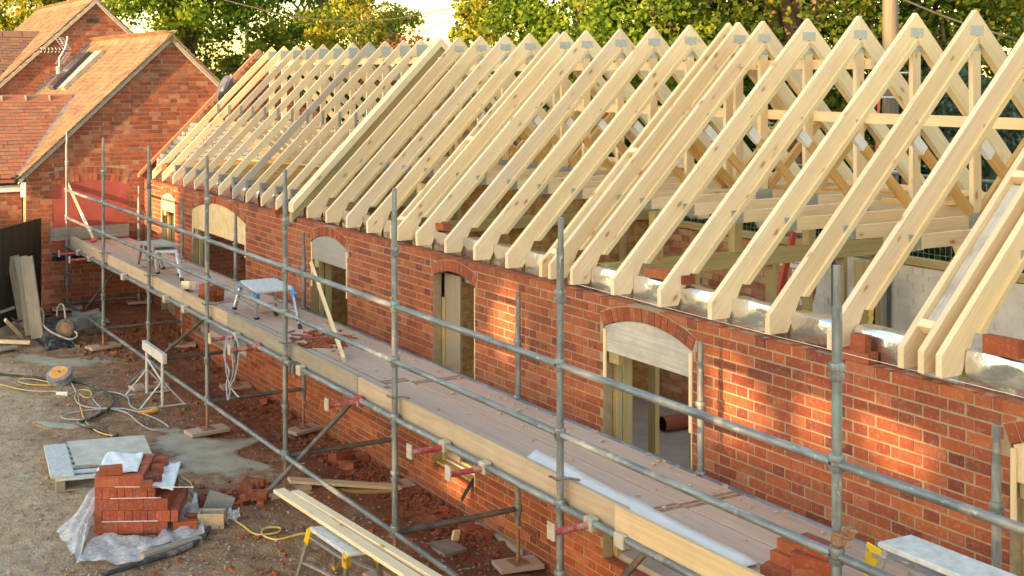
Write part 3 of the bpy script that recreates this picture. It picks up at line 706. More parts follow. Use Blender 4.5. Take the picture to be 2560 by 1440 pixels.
for i,X in enumerate(TA):
    if i in (2,7,9):
        truss_A(X,MT['pine_grey'] if i==7 else MT['pine_pink'],{7:'grey weathered slender roof truss among the pale ones',2:LA,9:'pinkish slender roof truss next to the strand board gable'}[i],GA)
    elif first is None: first=truss_A(X,MT['pine'],LA,GA)
    else: copytree(first,(X,8.193,ZC-1.735)).rotation_euler=(0,random.gauss(0,.004),random.gauss(0,.004))
LB='deep pine roof truss with king post, struts and a counter rafter under each slope'; GB='deep trusses over the new rooms'
LD=['deep roof truss of the pair doubled up beside the strand board partition','deep roof truss of the pair doubled up over the open stud partition','deep roof truss of the close set group beside the loose frogged brick']
first=None; firstd=None
for i,X in enumerate(TB):
    dbl=X in (-11.36,-11.22,-8.625,-8.495,-4.94,-4.80,-4.68)
    if dbl:
        k=0 if X<-11 else 1 if X<-8 else 2
        if firstd is None: firstd=truss_B(X,MT['pine'],LD[0],'doubled deep trusses a')
        else: tag(copytree(firstd,(X,8.193,ZC-1.735)),LD[k],None,'doubled deep trusses '+'abc'[k])
    elif i%5==2: truss_B(X,MT['pine_pink'],'pinkish deep roof truss with king post, struts and counter rafters','pinkish deep trusses')
    elif first is None: first=truss_B(X,MT['pine'],LB,GB)
    else: copytree(first,(X,8.193,ZC-1.735)).rotation_euler=(0,random.gauss(0,.0035),random.gauss(0,.0035))
# pale infill boards between the doubled trusses
for xa,xb,lab,ya,yb in ((-11.36,-11.22,'pale infill board between the doubled trusses beside the strand board partition',6.20,6.98),(-8.625,-8.495,'pale infill board between the doubled trusses over the open stud partition',6.20,7.0),(-4.94,-4.80,'wide pale infill board between the doubled trusses by the loose frogged brick',6.24,7.05)):
    n=Vector((0,-.7,.714))
    m=MB(); p=Vector(((xa+xb)/2,ya,ztop(ya)-.07)); q=Vector(((xa+xb)/2,yb,ztop(yb)-.07)); w=xb-xa-.044
    m.beam(p,q,w,.02,up=n); tag(m.build('infill_board',MT['ply']),lab,'board')
    for y in (ya-.03,yb+.03):
        c=Vector(((xa+xb)/2,y,ztop(y)-.045)); d=Vector((0,.714,.7)); m=MB(); m.beam(c-d*.027,c+d*.027,w,.07,up=n)
        tag(m.build('noggin',MT['pine']),'short pine noggin wedged between two doubled trusses','noggin','noggins between doubled trusses')
# pencilled numbers on two of the deep trusses
def marking(parent_x,text,y,z,size):
    tr=[o for o in C.objects if o.name.startswith('roof_truss') and o.parent is None and abs(o.location.x-parent_x)<.01][0]
    cu=bpy.data.curves.new('marking','FONT'); cu.body=text; cu.size=size; tmp=bpy.data.objects.new('marking_tmp',cu); C.objects.link(tmp)
    bpy.context.view_layer.update(); me=bpy.data.meshes.new_from_object(tmp.evaluated_get(bpy.context.evaluated_depsgraph_get())); bpy.data.objects.remove(tmp)
    me.materials.clear(); me.materials.append(MT['pencil']); o=bpy.data.objects.new('marking',me); C.objects.link(o); o.parent=tr
    o.location=Vector((.0235,y-8.193,z-(ZC-1.735))); o.rotation_euler=(Matrix.Rotation(R(-44),3,'X')@Matrix(((0,0,1),(1,0,0),(0,1,0)))).to_euler()
MT['pencil']=m_plain('pencil_mark',(.42,.31,.21),.9)
for xx in (-8.495,-8.185): marking(xx,'263',7.86,ztop(7.86)-.09,.06)
# long bracing timbers
def brace(p,q,w,h,lab,mat='pine',up=(0,0,1)):
    m=MB(); m.beam(p,q,w,h,up); tag(m.build('brace_timber',MT[mat]),lab,'brace')
brace((-11.3,8.262,ZC-.36),(-4.6,8.262,ZC-.36),.042,.085,'long pine brace nailed along the middle of the king posts')
brace((-13.4,8.262,ZC+.09),(-7.02,8.262,ZC+.09),.042,.085,'upper pine brace nailed along the king posts of the deep trusses')
brace((-19.85,8.262,ZC+.2),(-14.2,8.262,ZC+.2),.042,.09,'upper pine brace along the king posts of the slender trusses')
brace((-19.8,7.5,ZC-1.44),(-14.2,8.9,ZC-1.44),.09,.03,'flat brace laid across the tie beams of the slender trusses','pine_orange')
for k,xa in enumerate((-10.75,-8.4,-7.0)):
    brace((xa,8.35,ZC-1.035),(xa+1.35,9.2,ZC-1.035),.085,.028,'flat orange brace laid askew across the tie beams above the '+('doubled trusses','open partition','whitewashed wall')[k],'pine_orange')
brace((-13.9,9.3,ZC-1.02),(-5.0,9.3,ZC-1.02),.09,.04,'long binder laid flat over the tie beams towards the rear eaves')
# string line and loose bricks on the wall head
m=MB(); m.tube([(-8.3,YW-.008,WT+.055),(-6.0,YW-.01,WT+.04),(-2.7,YW-.008,WT+.055)],.0022,5); tag(m.build('string_line',MT['twine']),'thin white bricklayers line stretched above the wall head','line')
def loose(p,sz,rz,lab,mat='brick',frog=True,rx=0,name='brick'):
    me=brick_mesh(sz[0],sz[1],sz[2],MT[mat],frog); o=bpy.data.objects.new(name,me); C.objects.link(o); o.location=p; o.rotation_euler=(rx,0,rz); return tag(o,lab,'brick')
p=PY(2145,990,YW+.05); loose((p.x,YW+.05,WT+.034),(.215,.1025,.065),.1,'brick laid loose on the wall head under the upright brick')
loose((p.x+.02,YW+.05,WT+.066+.0515),(.10,.065,.1025),.15,'brick stood on end upon another on the wall head',frog=False)
p=PY(2500,890,YF); loose((p.x,YF+.03,FT+.065),(.215,.065,.1025),.06,'loose frogged brick on the foil, frog facing the yard',frog=False)
m=MB(); m.box((p.x-.07,YF-.004,FT+.04),(p.x+.07,YF+.0,FT+.09)); 
p=PY(1645,705,YF+.03)
for k in (0,1): loose((p.x+k*.25,YF+.05,FT+.053),(.215,.1025,.065),.3-k*.5,'one of two bricks left on the foil above the doorway arch')['group']='bricks on the foil'
p=PY(1095,583,YF+.03); loose((p.x,YF+.05,FT+.053),(.215,.1025,.065),.2,'single brick on the foil near the middle doubled trusses')
p=PY(703,512,YW+.05); loose((p.x,YW+.05,WT+.034),(.1025,.215,.065),.0,'brick end sticking out by the strand board gable foot')
p=PY(402,427,YW+.05); loose((p.x,YF,FT+.06),(.2,.1,.1),.2,'red brick beside the first slender truss foot')
# ================================================================== SCAFFOLD
DS,YI,BAY,XS0=4.688,5.888,2.266,-4.199
DK=ZC-2.745                                   # top of the scaffold boards
RZ=(ZC-1.886,ZC-2.334); LZ=ZC-2.80; LOW=ZC-3.73
PX_=[XS0-BAY*i for i in range(-1,8)]           # standards, near to far
sc=thing('scaffold','galvanised tube scaffold with guard rails along the brick front wall','scaffold',(-11,5.3,.05))
def collar(p):
    m=MB(); x,y,z=p; m.lathe((x,y,z-.045),[(.025,0),(.033,.004),(.039,.026),(.039,.034),(.027,.036),(.027,.052),(.038,.055),(.040,.075),(.034,.088),(.025,.092)],n=14); return m
RUB=Vector((0,0,0))
for k,x in enumerate(PX_):
    for y,inner in ((DS,False),(YI,True)):
        if inner and abs(x-PX_[4])<.01 and False: continue
        g=gh(x,y)+.06; top=(ZC-.925 if not inner else ZC-1.865); dx=random.gauss(0,.006)
        m=MB(); m.tube([(x,y,g+.32),(x+dx,y+random.gauss(0,.004),top-.2)],.0245,14); s=m.build('standard',MT['tube'],sc,smooth=True)
        m=MB(); m.tube([(x+dx,y,top-.2),(x+dx,y,top)],.0195,12); m.build('spigot',MT['tube'],s,smooth=True)
        m=MB(); m.tube([(x,y,g),(x,y,g+.34)],.017,10); m.build('base_jack',MT['rusty'],s,smooth=True)
        m=MB(); m.box((x-.075,y-.075,g),(x+.075,y+.075,g+.008)); m.build('base_plate',MT['rusty'],s); m=MB(); m.box((x-.07,y-.012,g+.30),(x+.07,y+.012,g+.325)); m.build('jack_handle',MT['rusty'],s)
        zs=[RZ[0],RZ[1],LZ,LOW,ZC-1.44,ZC-3.26,g+.33] if not inner else [RZ[1]+.02,LZ,LOW,ZC-3.26]
        for z in zs: collar((x,y,z)).build('collar',MT['tube'],s,smooth=True)
        # timber sole board under the jack
        if not (inner and k<2) and not (not inner and k<2):
            m=MB(); a=random.uniform(-.3,.3); d=Vector((math.sin(a),math.cos(a),0)); L=.24 if not inner else .2
            c=Vector((x,y,g-.022)); m.beam(c-d*L,c+d*L,.225,.042)
            tag(m.build('sole_board',MT['deck'],bevel=.004),'dusty timber sole board under a scaffold '+('inner' if inner else 'outer')+' standard','sole board',('inner' if inner else 'outer')+' scaffold sole boards')
for a,b in zip(PX_[:-1],PX_[1:]):
    for z in RZ:
        m=MB(); m.tube([(a-.03,DS,z),(b+.03,DS,z)],.0242,14); m.build('guard_rail',MT['tube'],sc,smooth=True)
    for z in (LZ,LOW):
        m=MB(); m.tube([(a-.03,DS,z),(b+.03,DS,z)],.0242,14); m.build('ledger',MT['tube'],sc,smooth=True)
    for z in (ZC-3.33,LZ):
        m=MB(); m.tube([(a-.03,YI,z),(b+.03,YI,z)],.0242,12); m.build('ledger',MT['tube_dark'] if z<LZ-.1 else MT['tube'],sc,smooth=True)
for x in PX_:
    for z in (LZ,LOW):
        m=MB(); m.tube([(x,DS+.03,z),(x,YI-.03,z)],.024,12); m.build('transom',MT['tube_dark'],sc,smooth=True)
for i,(p,q) in {3:((660,1240),(885,1000)),5:((322,960),(510,797)),7:((158,842),(284,682)),1:((1530,1475),(1648,1342))}.items():
    x=PX_[i+1]+.05; m=MB(); m.tube([PX(p[0],p[1],x),PX(q[0],q[1],x)],.0242,12); m.build('brace',MT['tube_dark'],sc,smooth=True)
# board brackets that stick out under the deck, red paint worn off
for px,red in ((897,1),(1112,1),(1212,1),(1478,1),(643,1),(592,1),(196,1),(224,1),(1556,0),(752,0),(310,0),(415,0),(462,0)):
    x=PY(px,1000,DS).x
    if red:
        m=MB(); m.tube([(x,DS-.30,LZ-.014),(x,DS+.5,LZ-.014)],.021,10); b=m.build('board_bracket',MT['redsteel'],sc,smooth=True)
        m=MB(); m.box((x-.035,DS-.312,LZ-.055),(x+.035,DS-.30,LZ+.05)); m.build('end_plate',MT['clamp'],b)
        m=MB(); m.box((x-.04,DS-.036,LZ-.05),(x+.04,DS+.036,LZ+.036)); m.build('saddle',MT['redsteel'] if px%2 else MT['clamp'],b,bevel=.008)
    else:
        m=MB(); m.tube([(x,DS-.01,LZ),(x,DS+.45,LZ)],.02,10); b=m.build('board_bracket',MT['tube_dark'],sc,smooth=True)
        m=MB(); m.box((x-.045,DS-.037,LZ-.055),(x+.045,DS+.037,LZ+.037)); m.build('saddle',MT['clamp'],b,bevel=.008)
for x in PX_:
    m=MB(); m.tube([(x-.07,DS-.035,1.505),(x-.03,DS-.05,1.52),(x+.02,DS-.04,1.512),(x+.05,DS+.03,1.52),(x+.10,DS+.085,1.512)],.009,6); m.build('board_clip',MT['tube_dark'],sc,smooth=True)
for x,y,z in ((PX_[1]+.06,DS+.03,RZ[1]+.12),(PX_[1]+.06,DS-.03,RZ[1]+.10)):
    m=MB(); m.lathe((x-.02,y,z-.03),[(.028,0),(.036,.008),(.036,.05),(.028,.058)],n=10); m.tube([(x-.02,y-.03,z+.03),(x+.07,y-.035,z+.035)],.007,6); m.build('coupler',MT['rusty'],sc,smooth=True)
m=MB(); x=PY(733,950,DS).x
for dx in (0,.07): m.box((x+dx-.02,DS-.045,LZ-.06),(x+dx+.025,DS+.045,LZ+.03))
m.tube([(x,DS,LZ-.05),(x+.05,DS,LZ-.11)],.012,6); m.build('coupler',MT['tube_dark'],sc)
# ------------------------------------------------------------------ deck boards and toe boards
bw=.248; y=4.80; j=0
for r,joints in enumerate(([-20.35,-16.5,-13.2,-9.45,-5.98,-1.9],[-20.4,-17.0,-13.9,-9.62,-6.0,-1.95],[-20.3,-16.8,-13.1,-9.5,-5.97,-1.9],[-20.35,-17.2,-13.6,-9.48,-5.99,-1.95])):
    for q_,(a,b) in enumerate(zip(joints[:-1],joints[1:])):
        m=MB(); z=DK+random.uniform(-.006,.003); m.box((a+.006,y+.004,z-.037),(b-.006,y+bw-.009,z))
        o=m.build('scaffold_board',MT['deck'],bevel=.003)
        for e in (a+.03,b-.03): m=MB(); m.box((e-.016,y+.003,z-.0375),(e+.016,y+bw-.008,z+.0015)); m.build('end_band',MT['rusty'],o)
        tag(o,('outermost','second','third','innermost')[r]+' deck board from the toe boards, '+('by the mortar board and stool','by the small brick stack','by the heap of brick chips','below the arch without a former','by the mortar stained platform')[q_],'scaffold board','scaffold deck boards')
    y+=bw
MT['board_new']=m_wood('new_scaffold_board',(.74,.58,.36),(.60,.44,.26),dirt=(.45,.36,.25),dirtamt=.5)
def toe(a,b,y,z0,z1,mat,lab,name='toe_board'):
    m=MB(); m.box((a,y,z0),(b,y+.037,z1)); tag(m.build(name,MT[mat],bevel=.003),lab,'toe board')
xe=[PY(px,1000,4.74).x for px in (455,560,893,1562)]
toe(-20.1,xe[0],4.741,1.297,1.497,'board','sunlit toe board on the scaffold between the first standards from the old gable')
toe(xe[0]+.01,xe[1]+.1,4.742,1.293,1.493,'board','pale toe board next to the trestle with a board on the scaffold')
toe(xe[1]+.115,xe[2],4.741,1.295,1.497,'oldwood','grey weathered toe board below the white stepped platform')
toe(xe[2]+.01,xe[3],4.742,1.293,1.493,'board','worn toe board below the two middle arches of the scaffold deck')
toe(xe[3]-.05,-1.9,4.700,1.300,1.502,'board_new','newest pale toe board beside the white sheet')
m=MB(); m.box((-20.24,4.45,1.41),(-20.20,5.76,1.62)); tag(m.build('toe_board',MT['oldwood']),'end toe board across the scaffold by the red panel','toe board')
# ------------------------------------------------------------------ things on the deck
def step(name,lab,feet,top,z,ms,leg='alu',cap=None,th=.03,rung=True,group=None,capm=None):
    # folding step platform: four feet on z0, four top corners
    c=sum((Vector(q) for q in feet),Vector())/4; t=thing(name,lab,'step platform',c)
    m=MB(); m.hexa([Vector(q)-Vector((0,0,th)) for q in top]+[Vector(q) for q in top]); m.build('top',ms,t,bevel=.006)
    for f,q in zip(feet,top):
        f=Vector(f); q=Vector(q)-Vector((0,0,th)); cc=sum((Vector(v) for v in top),Vector())/4; q=q+(cc-q)*.07; q.z=Vector(top[0]).z-th
        m=MB(); m.beam(f,q,.045,.025,up=(1,.3,0)); l=m.build('leg',MT[leg],t)
        m=MB(); m.beam(f,f+(q-f)*.09,.05,.031,up=(1,.3,0)); m.build('foot',MT[capm or 'membrane'],l)
        if cap:
            m=MB(); m.beam(f+(q-f)*.80,q+Vector((0,0,.02)),.055,.045,up=(1,.3,0)); m.build('hinge',MT[cap],l)
    if rung:
        for i,k in ((0,1),(2,3)):
            a=Vector(feet[i])+(Vector(top[i])-Vector(feet[i]))*.38; b=Vector(feet[k])+(Vector(top[k])-Vector(feet[k]))*.38
            m=MB(); m.beam(a,b,.03,.02); m.build('rung',MT[leg],t)
            a=Vector(feet[i])+(Vector(top[i])-Vector(feet[i]))*.86; b=Vector(feet[k])+(Vector(top[k])-Vector(feet[k]))*.86
            m=MB(); m.beam(a,b,.03,.02); m.build('rung',MT[leg],t)
    return t
z=DK+.335
step('step_platform','white aluminium stepped platform with blue hinges standing on the scaffold deck',
     [PZ(586,774,DK),PZ(642,799,DK),PZ(751,822,DK),PZ(690,790,DK)],[PZ(600,701,z),PZ(640,729,z),PZ(737,719,z),PZ(688,694,z)],z,MT['whitepaint'],cap='blue')
z=DK+.40
c0=PZ(347,657,DK); 
t=step('step_platform','white painted hop-up stool beside the mortar board near the old gable',[PZ(395,684,DK),PZ(408,672,DK),PZ(449,690,DK),PZ(455,703,DK)],[PZ(387,627,z-.06),PZ(392,617,z-.06),PZ(441,617,z-.06),PZ(444,628,z-.06)],z,MT['whitepaint'],leg='whitepaint')
t=thing('mortar_board','stained mortar board on a grey trestle beside the white stool','mortar board',PZ(370,672,DK))
m=MB(); q=[PZ(340,604,z),PZ(383,616,z),PZ(453,612,z),PZ(407,598,z)]; m.hexa([v-Vector((0,0,.018)) for v in q]+q); m.build('board',MT['concrete'],t)
for f,u in (((347,658),(354,612)),((371,652),(363,612)),((397,668),(402,612)),((380,662),(390,612))):
    m=MB(); m.beam(PZ(*f,DK),PZ(*u,z-.02),.03,.025,up=(1,.2,0)); m.build('leg',MT['oldwood'],t)
m=MB(); m.beam(PZ(350,651,DK+.1),PZ(399,650,DK+.1),.025,.025); m.build('stretcher',MT['oldwood'],t)
z=DK+.455
A,B_=PZ(2192,1354,z),PZ(2277,1335,z); e=Vector((1.5,0.02,0))
t=step('step_platform','mortar stained stepped platform with a yellow hinge beside the near guard rails',[A+Vector((-.10,-.05,-z+DK)),A+Vector((1.6,-.05,-z+DK)),B_+Vector((1.6,.05,-z+DK)),B_+Vector((-.10,.05,-z+DK))],[A,A+e,B_+e,B_],z,MT['whitepaint'])
m=MB(); m.beam(A+Vector((-.03,-.012,-.19)),A+Vector((.0,-.012,-.02)),.10,.012,up=(0,1,0)); h=m.build('hinge_plate',MT['yellow'],t,bevel=.01); m=MB()
for dx,dz in ((-.04,-.05),(.02,-.06),(-.03,-.14),(.01,-.13),(-.06,-.1)): m.tube([A+Vector((dx,-.021,dz)),A+Vector((dx,-.017,dz))],.009,8)
m.build('rivet',MT['alu'],h)
# bricks stacked on the deck by the near standard
base=PZ(1985,1440,DK+.02); bx,by=PZ(2020,1345,DK+.26).x,PZ(2020,1345,DK+.26).y
k=0
for lvl,items in enumerate(([(-.12,-.06,.2),(.02,.05,.1),(.13,-.05,-.1)],[(-.11,.0,.12),(.06,-.02,.9)],[(-.09,.03,-.05),(.07,-.03,.25)],[(.06,.0,.05)])):
    for dx,dy,a in items:
        loose((bx+dx,by+dy,DK+.034+lvl*.067),(.215,.1025,.065),a+(.0 if lvl%2 else .15),'red brick in the loose stack on the deck beside the rusty coupler',frog=False)['group']='bricks stacked by the near standard'
p=PZ(532,752,DK)
for lvl in range(3):
    for s in (0,1): loose((p.x+.02*lvl-.05,p.y-.06+s*.11,DK+.034+lvl*.067),(.215,.1025,.065),.25,'red brick in the small stack beside the pale timber offcut on the deck')['group']='bricks in the small deck stack'
p=PZ(478,728,DK); m=MB(); m.beam(p+Vector((-.12,-.05,.06)),p+Vector((.1,-.02,.09)),.10,.10,up=(0,.2,1)); tag(m.build('timber_offcut',MT['pine']),'pale square timber offcut beside the small brick stack on the deck','offcut')
m=MB(); m.beam(PY(779,661,5.79),PZ(861,903,DK+.01),.075,.035,up=(0,1,.3)); tag(m.build('pine_batten',MT['pine']),'pine batten leaning from the deck to an inner standard by the grey former','batten')
# brick chips
m=MB(); 
for i in range(170):
    px,py=random.gauss(800,32),random.gauss(853,9); q=PZ(px,py,DK); m.rock((q.x,q.y,DK+.008),(random.uniform(.03,.16),random.uniform(.02,.05),random.uniform(.01,.03)))
tag(m.build('brick_chips',MT['brick']),'heap of broken red brick chips on the scaffold deck','brick chips',kind='stuff')
m=MB()
for i in range(260):
    x=random.uniform(-19,-3.5); yy=random.uniform(4.83,5.78) if random.random()<.5 else random.uniform(5.62,5.78); s=random.uniform(.006,.025); m.rock((x,yy,DK+s*.25),(s*1.6,s*1.2,s))
tag(m.build('mortar_crumbs',MT['deck']),'mortar crumbs and grit scattered over the deck boards','crumbs',kind='stuff')
# white sheet along the inside of the newest toe board
m=MB(); xa,xb=PZ(1432,1150,DK).x,PZ(1935,1405,DK).x; N=40; vs=[]; prof=[(.0,.09),(.03,.045),(.08,.022),(.15,.016),(.23,.013),(.31,.014)]
for i in range(N+1):
    t_=i/N; x=xa+(xb-xa)*t_
    for j,(dy,dz) in enumerate(prof):
        w=.008*math.sin(t_*17+j)+random.gauss(0,.002); vs.append((x-.28*(j/5.0)*(1-t_),4.80+dy*(1-.3*t_)+w,DK+.004+dz*(1-.2*t_)+abs(w)*.6))
n2=len(prof); m.add(vs,[(i*n2+j,(i+1)*n2+j,(i+1)*n2+j+1,i*n2+j+1) for i in range(N) for j in range(n2-1)])
o=m.build('white_sheet',MT['white'],smooth=True); tag(o,'long white foam sheet lying on the deck behind the newest toe board','sheet'); q=o.modifiers.new('s','SOLIDIFY'); q.thickness=.008
# striped rod leaning on the far guard rails
p,q=PZ(236,604,DK+.01),PY(127,368,4.61); t=thing('levelling_rod','wooden rod with a white sleeve leaning on the scaffold end by the red panel','rod',p)
m=MB(); m.beam(p,q,.05,.028,up=(0,1,.2)); m.build('staff',MT['pine'],t)
m=MB(); m.beam(p+(q-p)*.10,p+(q-p)*.29,.056,.034,up=(0,1,.2)); m.build('sleeve',MT['white'],t)
m=MB(); m.beam(p+(q-p)*.0,p+(q-p)*.03,.06,.1,up=(0,1,.2)); m.build('shoe',MT['pvcred'],t)
# rope hanging from a red bracket
def smooth_path(pts,k=6):
    P=[Vector(q) for q in pts]; out=[]
    for i in range(len(P)-1):
        a,b,c,d=P[max(i-1,0)],P[i],P[i+1],P[min(i+2,len(P)-1)]
        for j in range(k):
            t=j/k; out.append(.5*((2*b)+(c-a)*t+(2*a-5*b+4*c-d)*t*t+(3*b-a-3*c+d)*t*t*t))
    out.append(P[-1]); return out
m=MB()
for pts in ([(572,838),(563,880),(566,930),(575,968),(570,1000),(566,960),(573,930),(560,890),(566,842)],[(590,842),(597,880),(588,940),(572,968),(583,930),(580,880),(578,840)],[(575,968),(590,985),(597,992)]):
    m.tube(smooth_path([PY(a,b,DS-.17+random.uniform(-.03,.03)) for a,b in pts]),.008,6)
tag(m.build('rope',MT['rope'],smooth=True),'blue grey rope hanging in loops from a red bracket under the deck','rope')
# ================================================================== OLD HOUSES
def plane_pt(x,y,Ya,Za,s):     # point of the ray on the roof plane z=Za-s*(Ya-Y)
    q=ray(x,y); k=((Za-ZC)-s*Ya)/(q.z-s*q.y); p=q*k; p.z+=ZC; return p
def tiles(root,O,ua,va,L,W,mat,clip=None,nmax=300,w=.165,g=.1,name='roof_tile',vis=None,rest='tiling'):
    O=Vector(O); ua=Vector(ua).normalized(); va=Vector(va).normalized(); n=ua.cross(va).normalized()
    if n.z<0: n=-n
    L_=[]; nr=int(W/g)
    for j in range(nr+1):
        off=(j%2)*w/2; k=-1
        while k*w+off<L:
            a=max(0,k*w+off); b=min(L,k*w+off+w); k+=1
            if b-a<.05: continue
            c=O+ua*((a+b)/2)+va*(j*g+.06)
            if clip and not clip(c): continue
            x,y=proj(c); ok=-30<x<2590 and -30<y<1470; L_.append((0 if ok else 1,(c-Vector((0,0,ZC))).length,a,b,j))
    L_.sort(key=lambda q:(q[0],q[1])); rest_mb=MB(); me=None; o3=org(root)
    Mr=Matrix((ua,va,n)).transposed()
    for i,(bad,d,a,b,j) in enumerate(L_):
        jit=random.gauss(0,.004); v0=j*g-.02+random.gauss(0,.004); v1=v0+.165; h0,h1=.030+random.uniform(0,.006),.010
        def cs(): return [O+ua*aa+va*vv+n*hh for hh_ in (-.012,0) for aa,vv,hh in ((a+.002,v0,h0+hh_),(b-.002,v0,h0+hh_),(b-.002,v1,h1+hh_),(a+.002,v1,h1+hh_))]
        if i<nmax and not bad and (b-a)>w*.95:
            if me is None:
                m=MB(); l=w/2-.002; m.hexa([(-l,0,.018),(l,0,.018),(l,.165,-.002),(-l,.165,-.002),(-l,0,.030),(l,0,.030),(l,.165,.010),(-l,.165,.010)],None,0); o=m.build(name,mat,loc=(0,0,0)); me=o.data; bpy.data.objects.remove(o)
            ob=bpy.data.objects.new(name,me); C.objects.link(ob); ob.parent=root
            ob.matrix_local=Matrix.Translation(O+ua*((a+b)/2)+va*v0+n*random.uniform(0,.005)-o3)@(Mr@Matrix.Rotation(random.gauss(0,.012),3,'Z')).to_4x4()
        else: rest_mb.hexa(cs())
    if rest_mb.v: o=rest_mb.build(rest,mat,root); o['kind']='stuff'
def gable_excl(Ya,Za,s,off=.05):
    def f(zm,z0,z1):
        hw=(Za-off-z1)/s
        if hw<.08: return None
        return [(-50,Ya-hw),(Ya+hw,50)]
    return f
# ------------------------------------------------------------------ house with the red panel
XG=-20.5; Y1,Z1,S1=6.567,ZC+.675,.92
h1=thing('old_house','old brick house with a steep tiled gable roof and a red blocked arch','house',(-23,6.2,.25))
base=gable_excl(Y1,Z1,S1)
pY0,pY1,pZ0,pZ1,pC=4.556,5.80,ZC-2.90,ZC-1.875,ZC-1.79
ym=(pY0+pY1)/2; rr=pC-pZ1; RR=((pY1-pY0)**2/4+rr*rr)/(2*rr); zc=pC-RR; th=math.asin((pY1-pY0)/2/RR)
def ex1(zm,z0,z1):
    e=base(zm,z0,z1)
    if e is None: return None
    e=e+[(7.9,50)]
    if pZ0<zm<pZ1: e=e+[(pY0,pY1)]
    elif zm>=pZ1:
        q=(RR+.25)**2-(z0-zc)**2; hw=min(math.sqrt(q) if q>0 else 0,(zm-zc)*math.tan(th)+.01)
        if hw>0 and zm<pC+.26: e=e+[(ym-hw,ym+hw)]
    return e
rects=bond(4.12,7.9,.12,64,ex1,phase=.05,jit=.012)
lay(rects,(XG,0,0),(0,1,0),(-1,0,0),.1,MT['brick_old'],h1,300,vis=lambda x,y,c:c.y<6.9 and x>60,proud=0)
hw=(Z1-ZC+2.6)/S1
m=MB(); m.prism([Vector((XG-.006,4.12,.05)),Vector((XG-.006,7.9,.05)),Vector((XG-.006,7.9,Z1-.03-S1*(7.9-Y1))),Vector((XG-.006,Y1,Z1-.03)),Vector((XG-.006,4.12,Z1-.03-S1*(Y1-4.12)))],(-.3,0,0)); m.build('mortar',MT['mortar_old'],h1)
m=MB(); poly=[Vector((XG+.018,pY0-.01,pZ0)),Vector((XG+.018,pY1+.01,pZ0))]
for k in range(11):
    y=pY1-(pY1-pY0)*k/10; poly.append(Vector((XG-.03+.048,y,zc+math.sqrt(RR*RR-(y-ym)**2)+.004)))
m.prism([p-Vector((.021,0,0)) for p in poly],(-.05,0,0)); m.build('red_panel',MT['redpaint'],h1)
for ring in (0,1):
    n=17
    for i in range(n):
        t0=-th+2*th*i/n+.0012; t1=-th+2*th*(i+1)/n-.0012; r0=RR+.012+ring*.122; r1=r0+.108; o=random.uniform(-.004,.006)
        P=lambda t,r,x: Vector((x,ym+math.sin(t)*r,zc+math.cos(t)*r)); xa,xb=XG+.004+o,XG-.09
        m=MB(); m.hexa([P(t0,r0,xa),P(t1,r0,xa),P(t1,r0,xb),P(t0,r0,xb),P(t0,r1,xa),P(t1,r1,xa),P(t1,r1,xb),P(t0,r1,xb)]); m.build('arch_brick',MT['brick_old'],h1)
# roof: tiles on the yard side, slab on the other
up=Vector((0,Y1-4.0,Z1-(Z1-S1*(Y1-4.0)))); W=up.length
def clip1(c):
    if c.y<5.37+.02:
        f=(c.y-4.02)/(5.37-4.02); return c.x>-20.63-1.82*f-.02
    return c.x>-25.72
m=MB(); zz=lambda y:Z1-S1*abs(Y1-y)
for s,ye in ((-1,4.0),(1,7.55)):
    m.prism([Vector((-20.43,ye,zz(ye)-.02)),Vector((-20.43,Y1,zz(Y1)-.02)),Vector((-25.75,Y1,zz(Y1)-.02)),Vector((-25.75,ye,zz(ye)-.02))],(0,0,-.05))
m.build('roof_deck',MT['tile_lichen'],h1)
tiles(h1,(-25.74,3.99,zz(3.99)),(1,0,0),up,5.36,W+.02,MT['tile_lichen'],clip1,300)
tiles(h1,(-25.74,7.6,zz(7.6)),(1,0,0),(0,Y1-7.6,zz(Y1)-zz(7.6)),5.36,1.42,MT['tile_lichen'],None,0,rest='rear_tiling')
m=MB()
for k in range(14):
    x=-20.40-k*.38; m=MB(); m.prism([Vector((x,Y1-.13,Z1-.085)),Vector((x,Y1-.06,Z1+.02)),Vector((x,Y1,Z1+.06)),Vector((x,Y1+.06,Z1+.02)),Vector((x,Y1+.13,Z1-.085))],(-.365,0,0)); m.build('ridge_tile',MT['tile_lichen'],h1)
# verge: mortar fillet and stepped tile ends
for s,ye in ((-1,3.99),(1,7.5)):
    m=MB(); m.prism([Vector((-20.49,ye,zz(ye)-.095)),Vector((-20.49,Y1,zz(Y1)-.095)),Vector((-20.49,Y1,zz(Y1)-.012)),Vector((-20.49,ye,zz(ye)-.012))],(.075,0,0)); m.build('verge_mortar',MT['verge'],h1)
# gutter end and white downpipe
p=PX(55,440,-20.6); m=MB(); m.tube([(-20.42,4.0,ZC-1.70),(-21.0,3.95,ZC-1.70)],.055,10); m.build('gutter',MT['membrane'],h1,smooth=True)
m=MB(); m.box((-20.47,4.03,ZC-2.0),(-20.40,4.10,ZC-1.76)); m.build('downpipe',MT['upvc'],h1)
p=PX(150,640,XG); m=MB(); m.tube([(XG+.04,p.y-.14,p.z),(XG+.04,p.y+.5,p.z)],.06,12); m.build('black_pipe',MT['blackplastic'],h1,smooth=True)
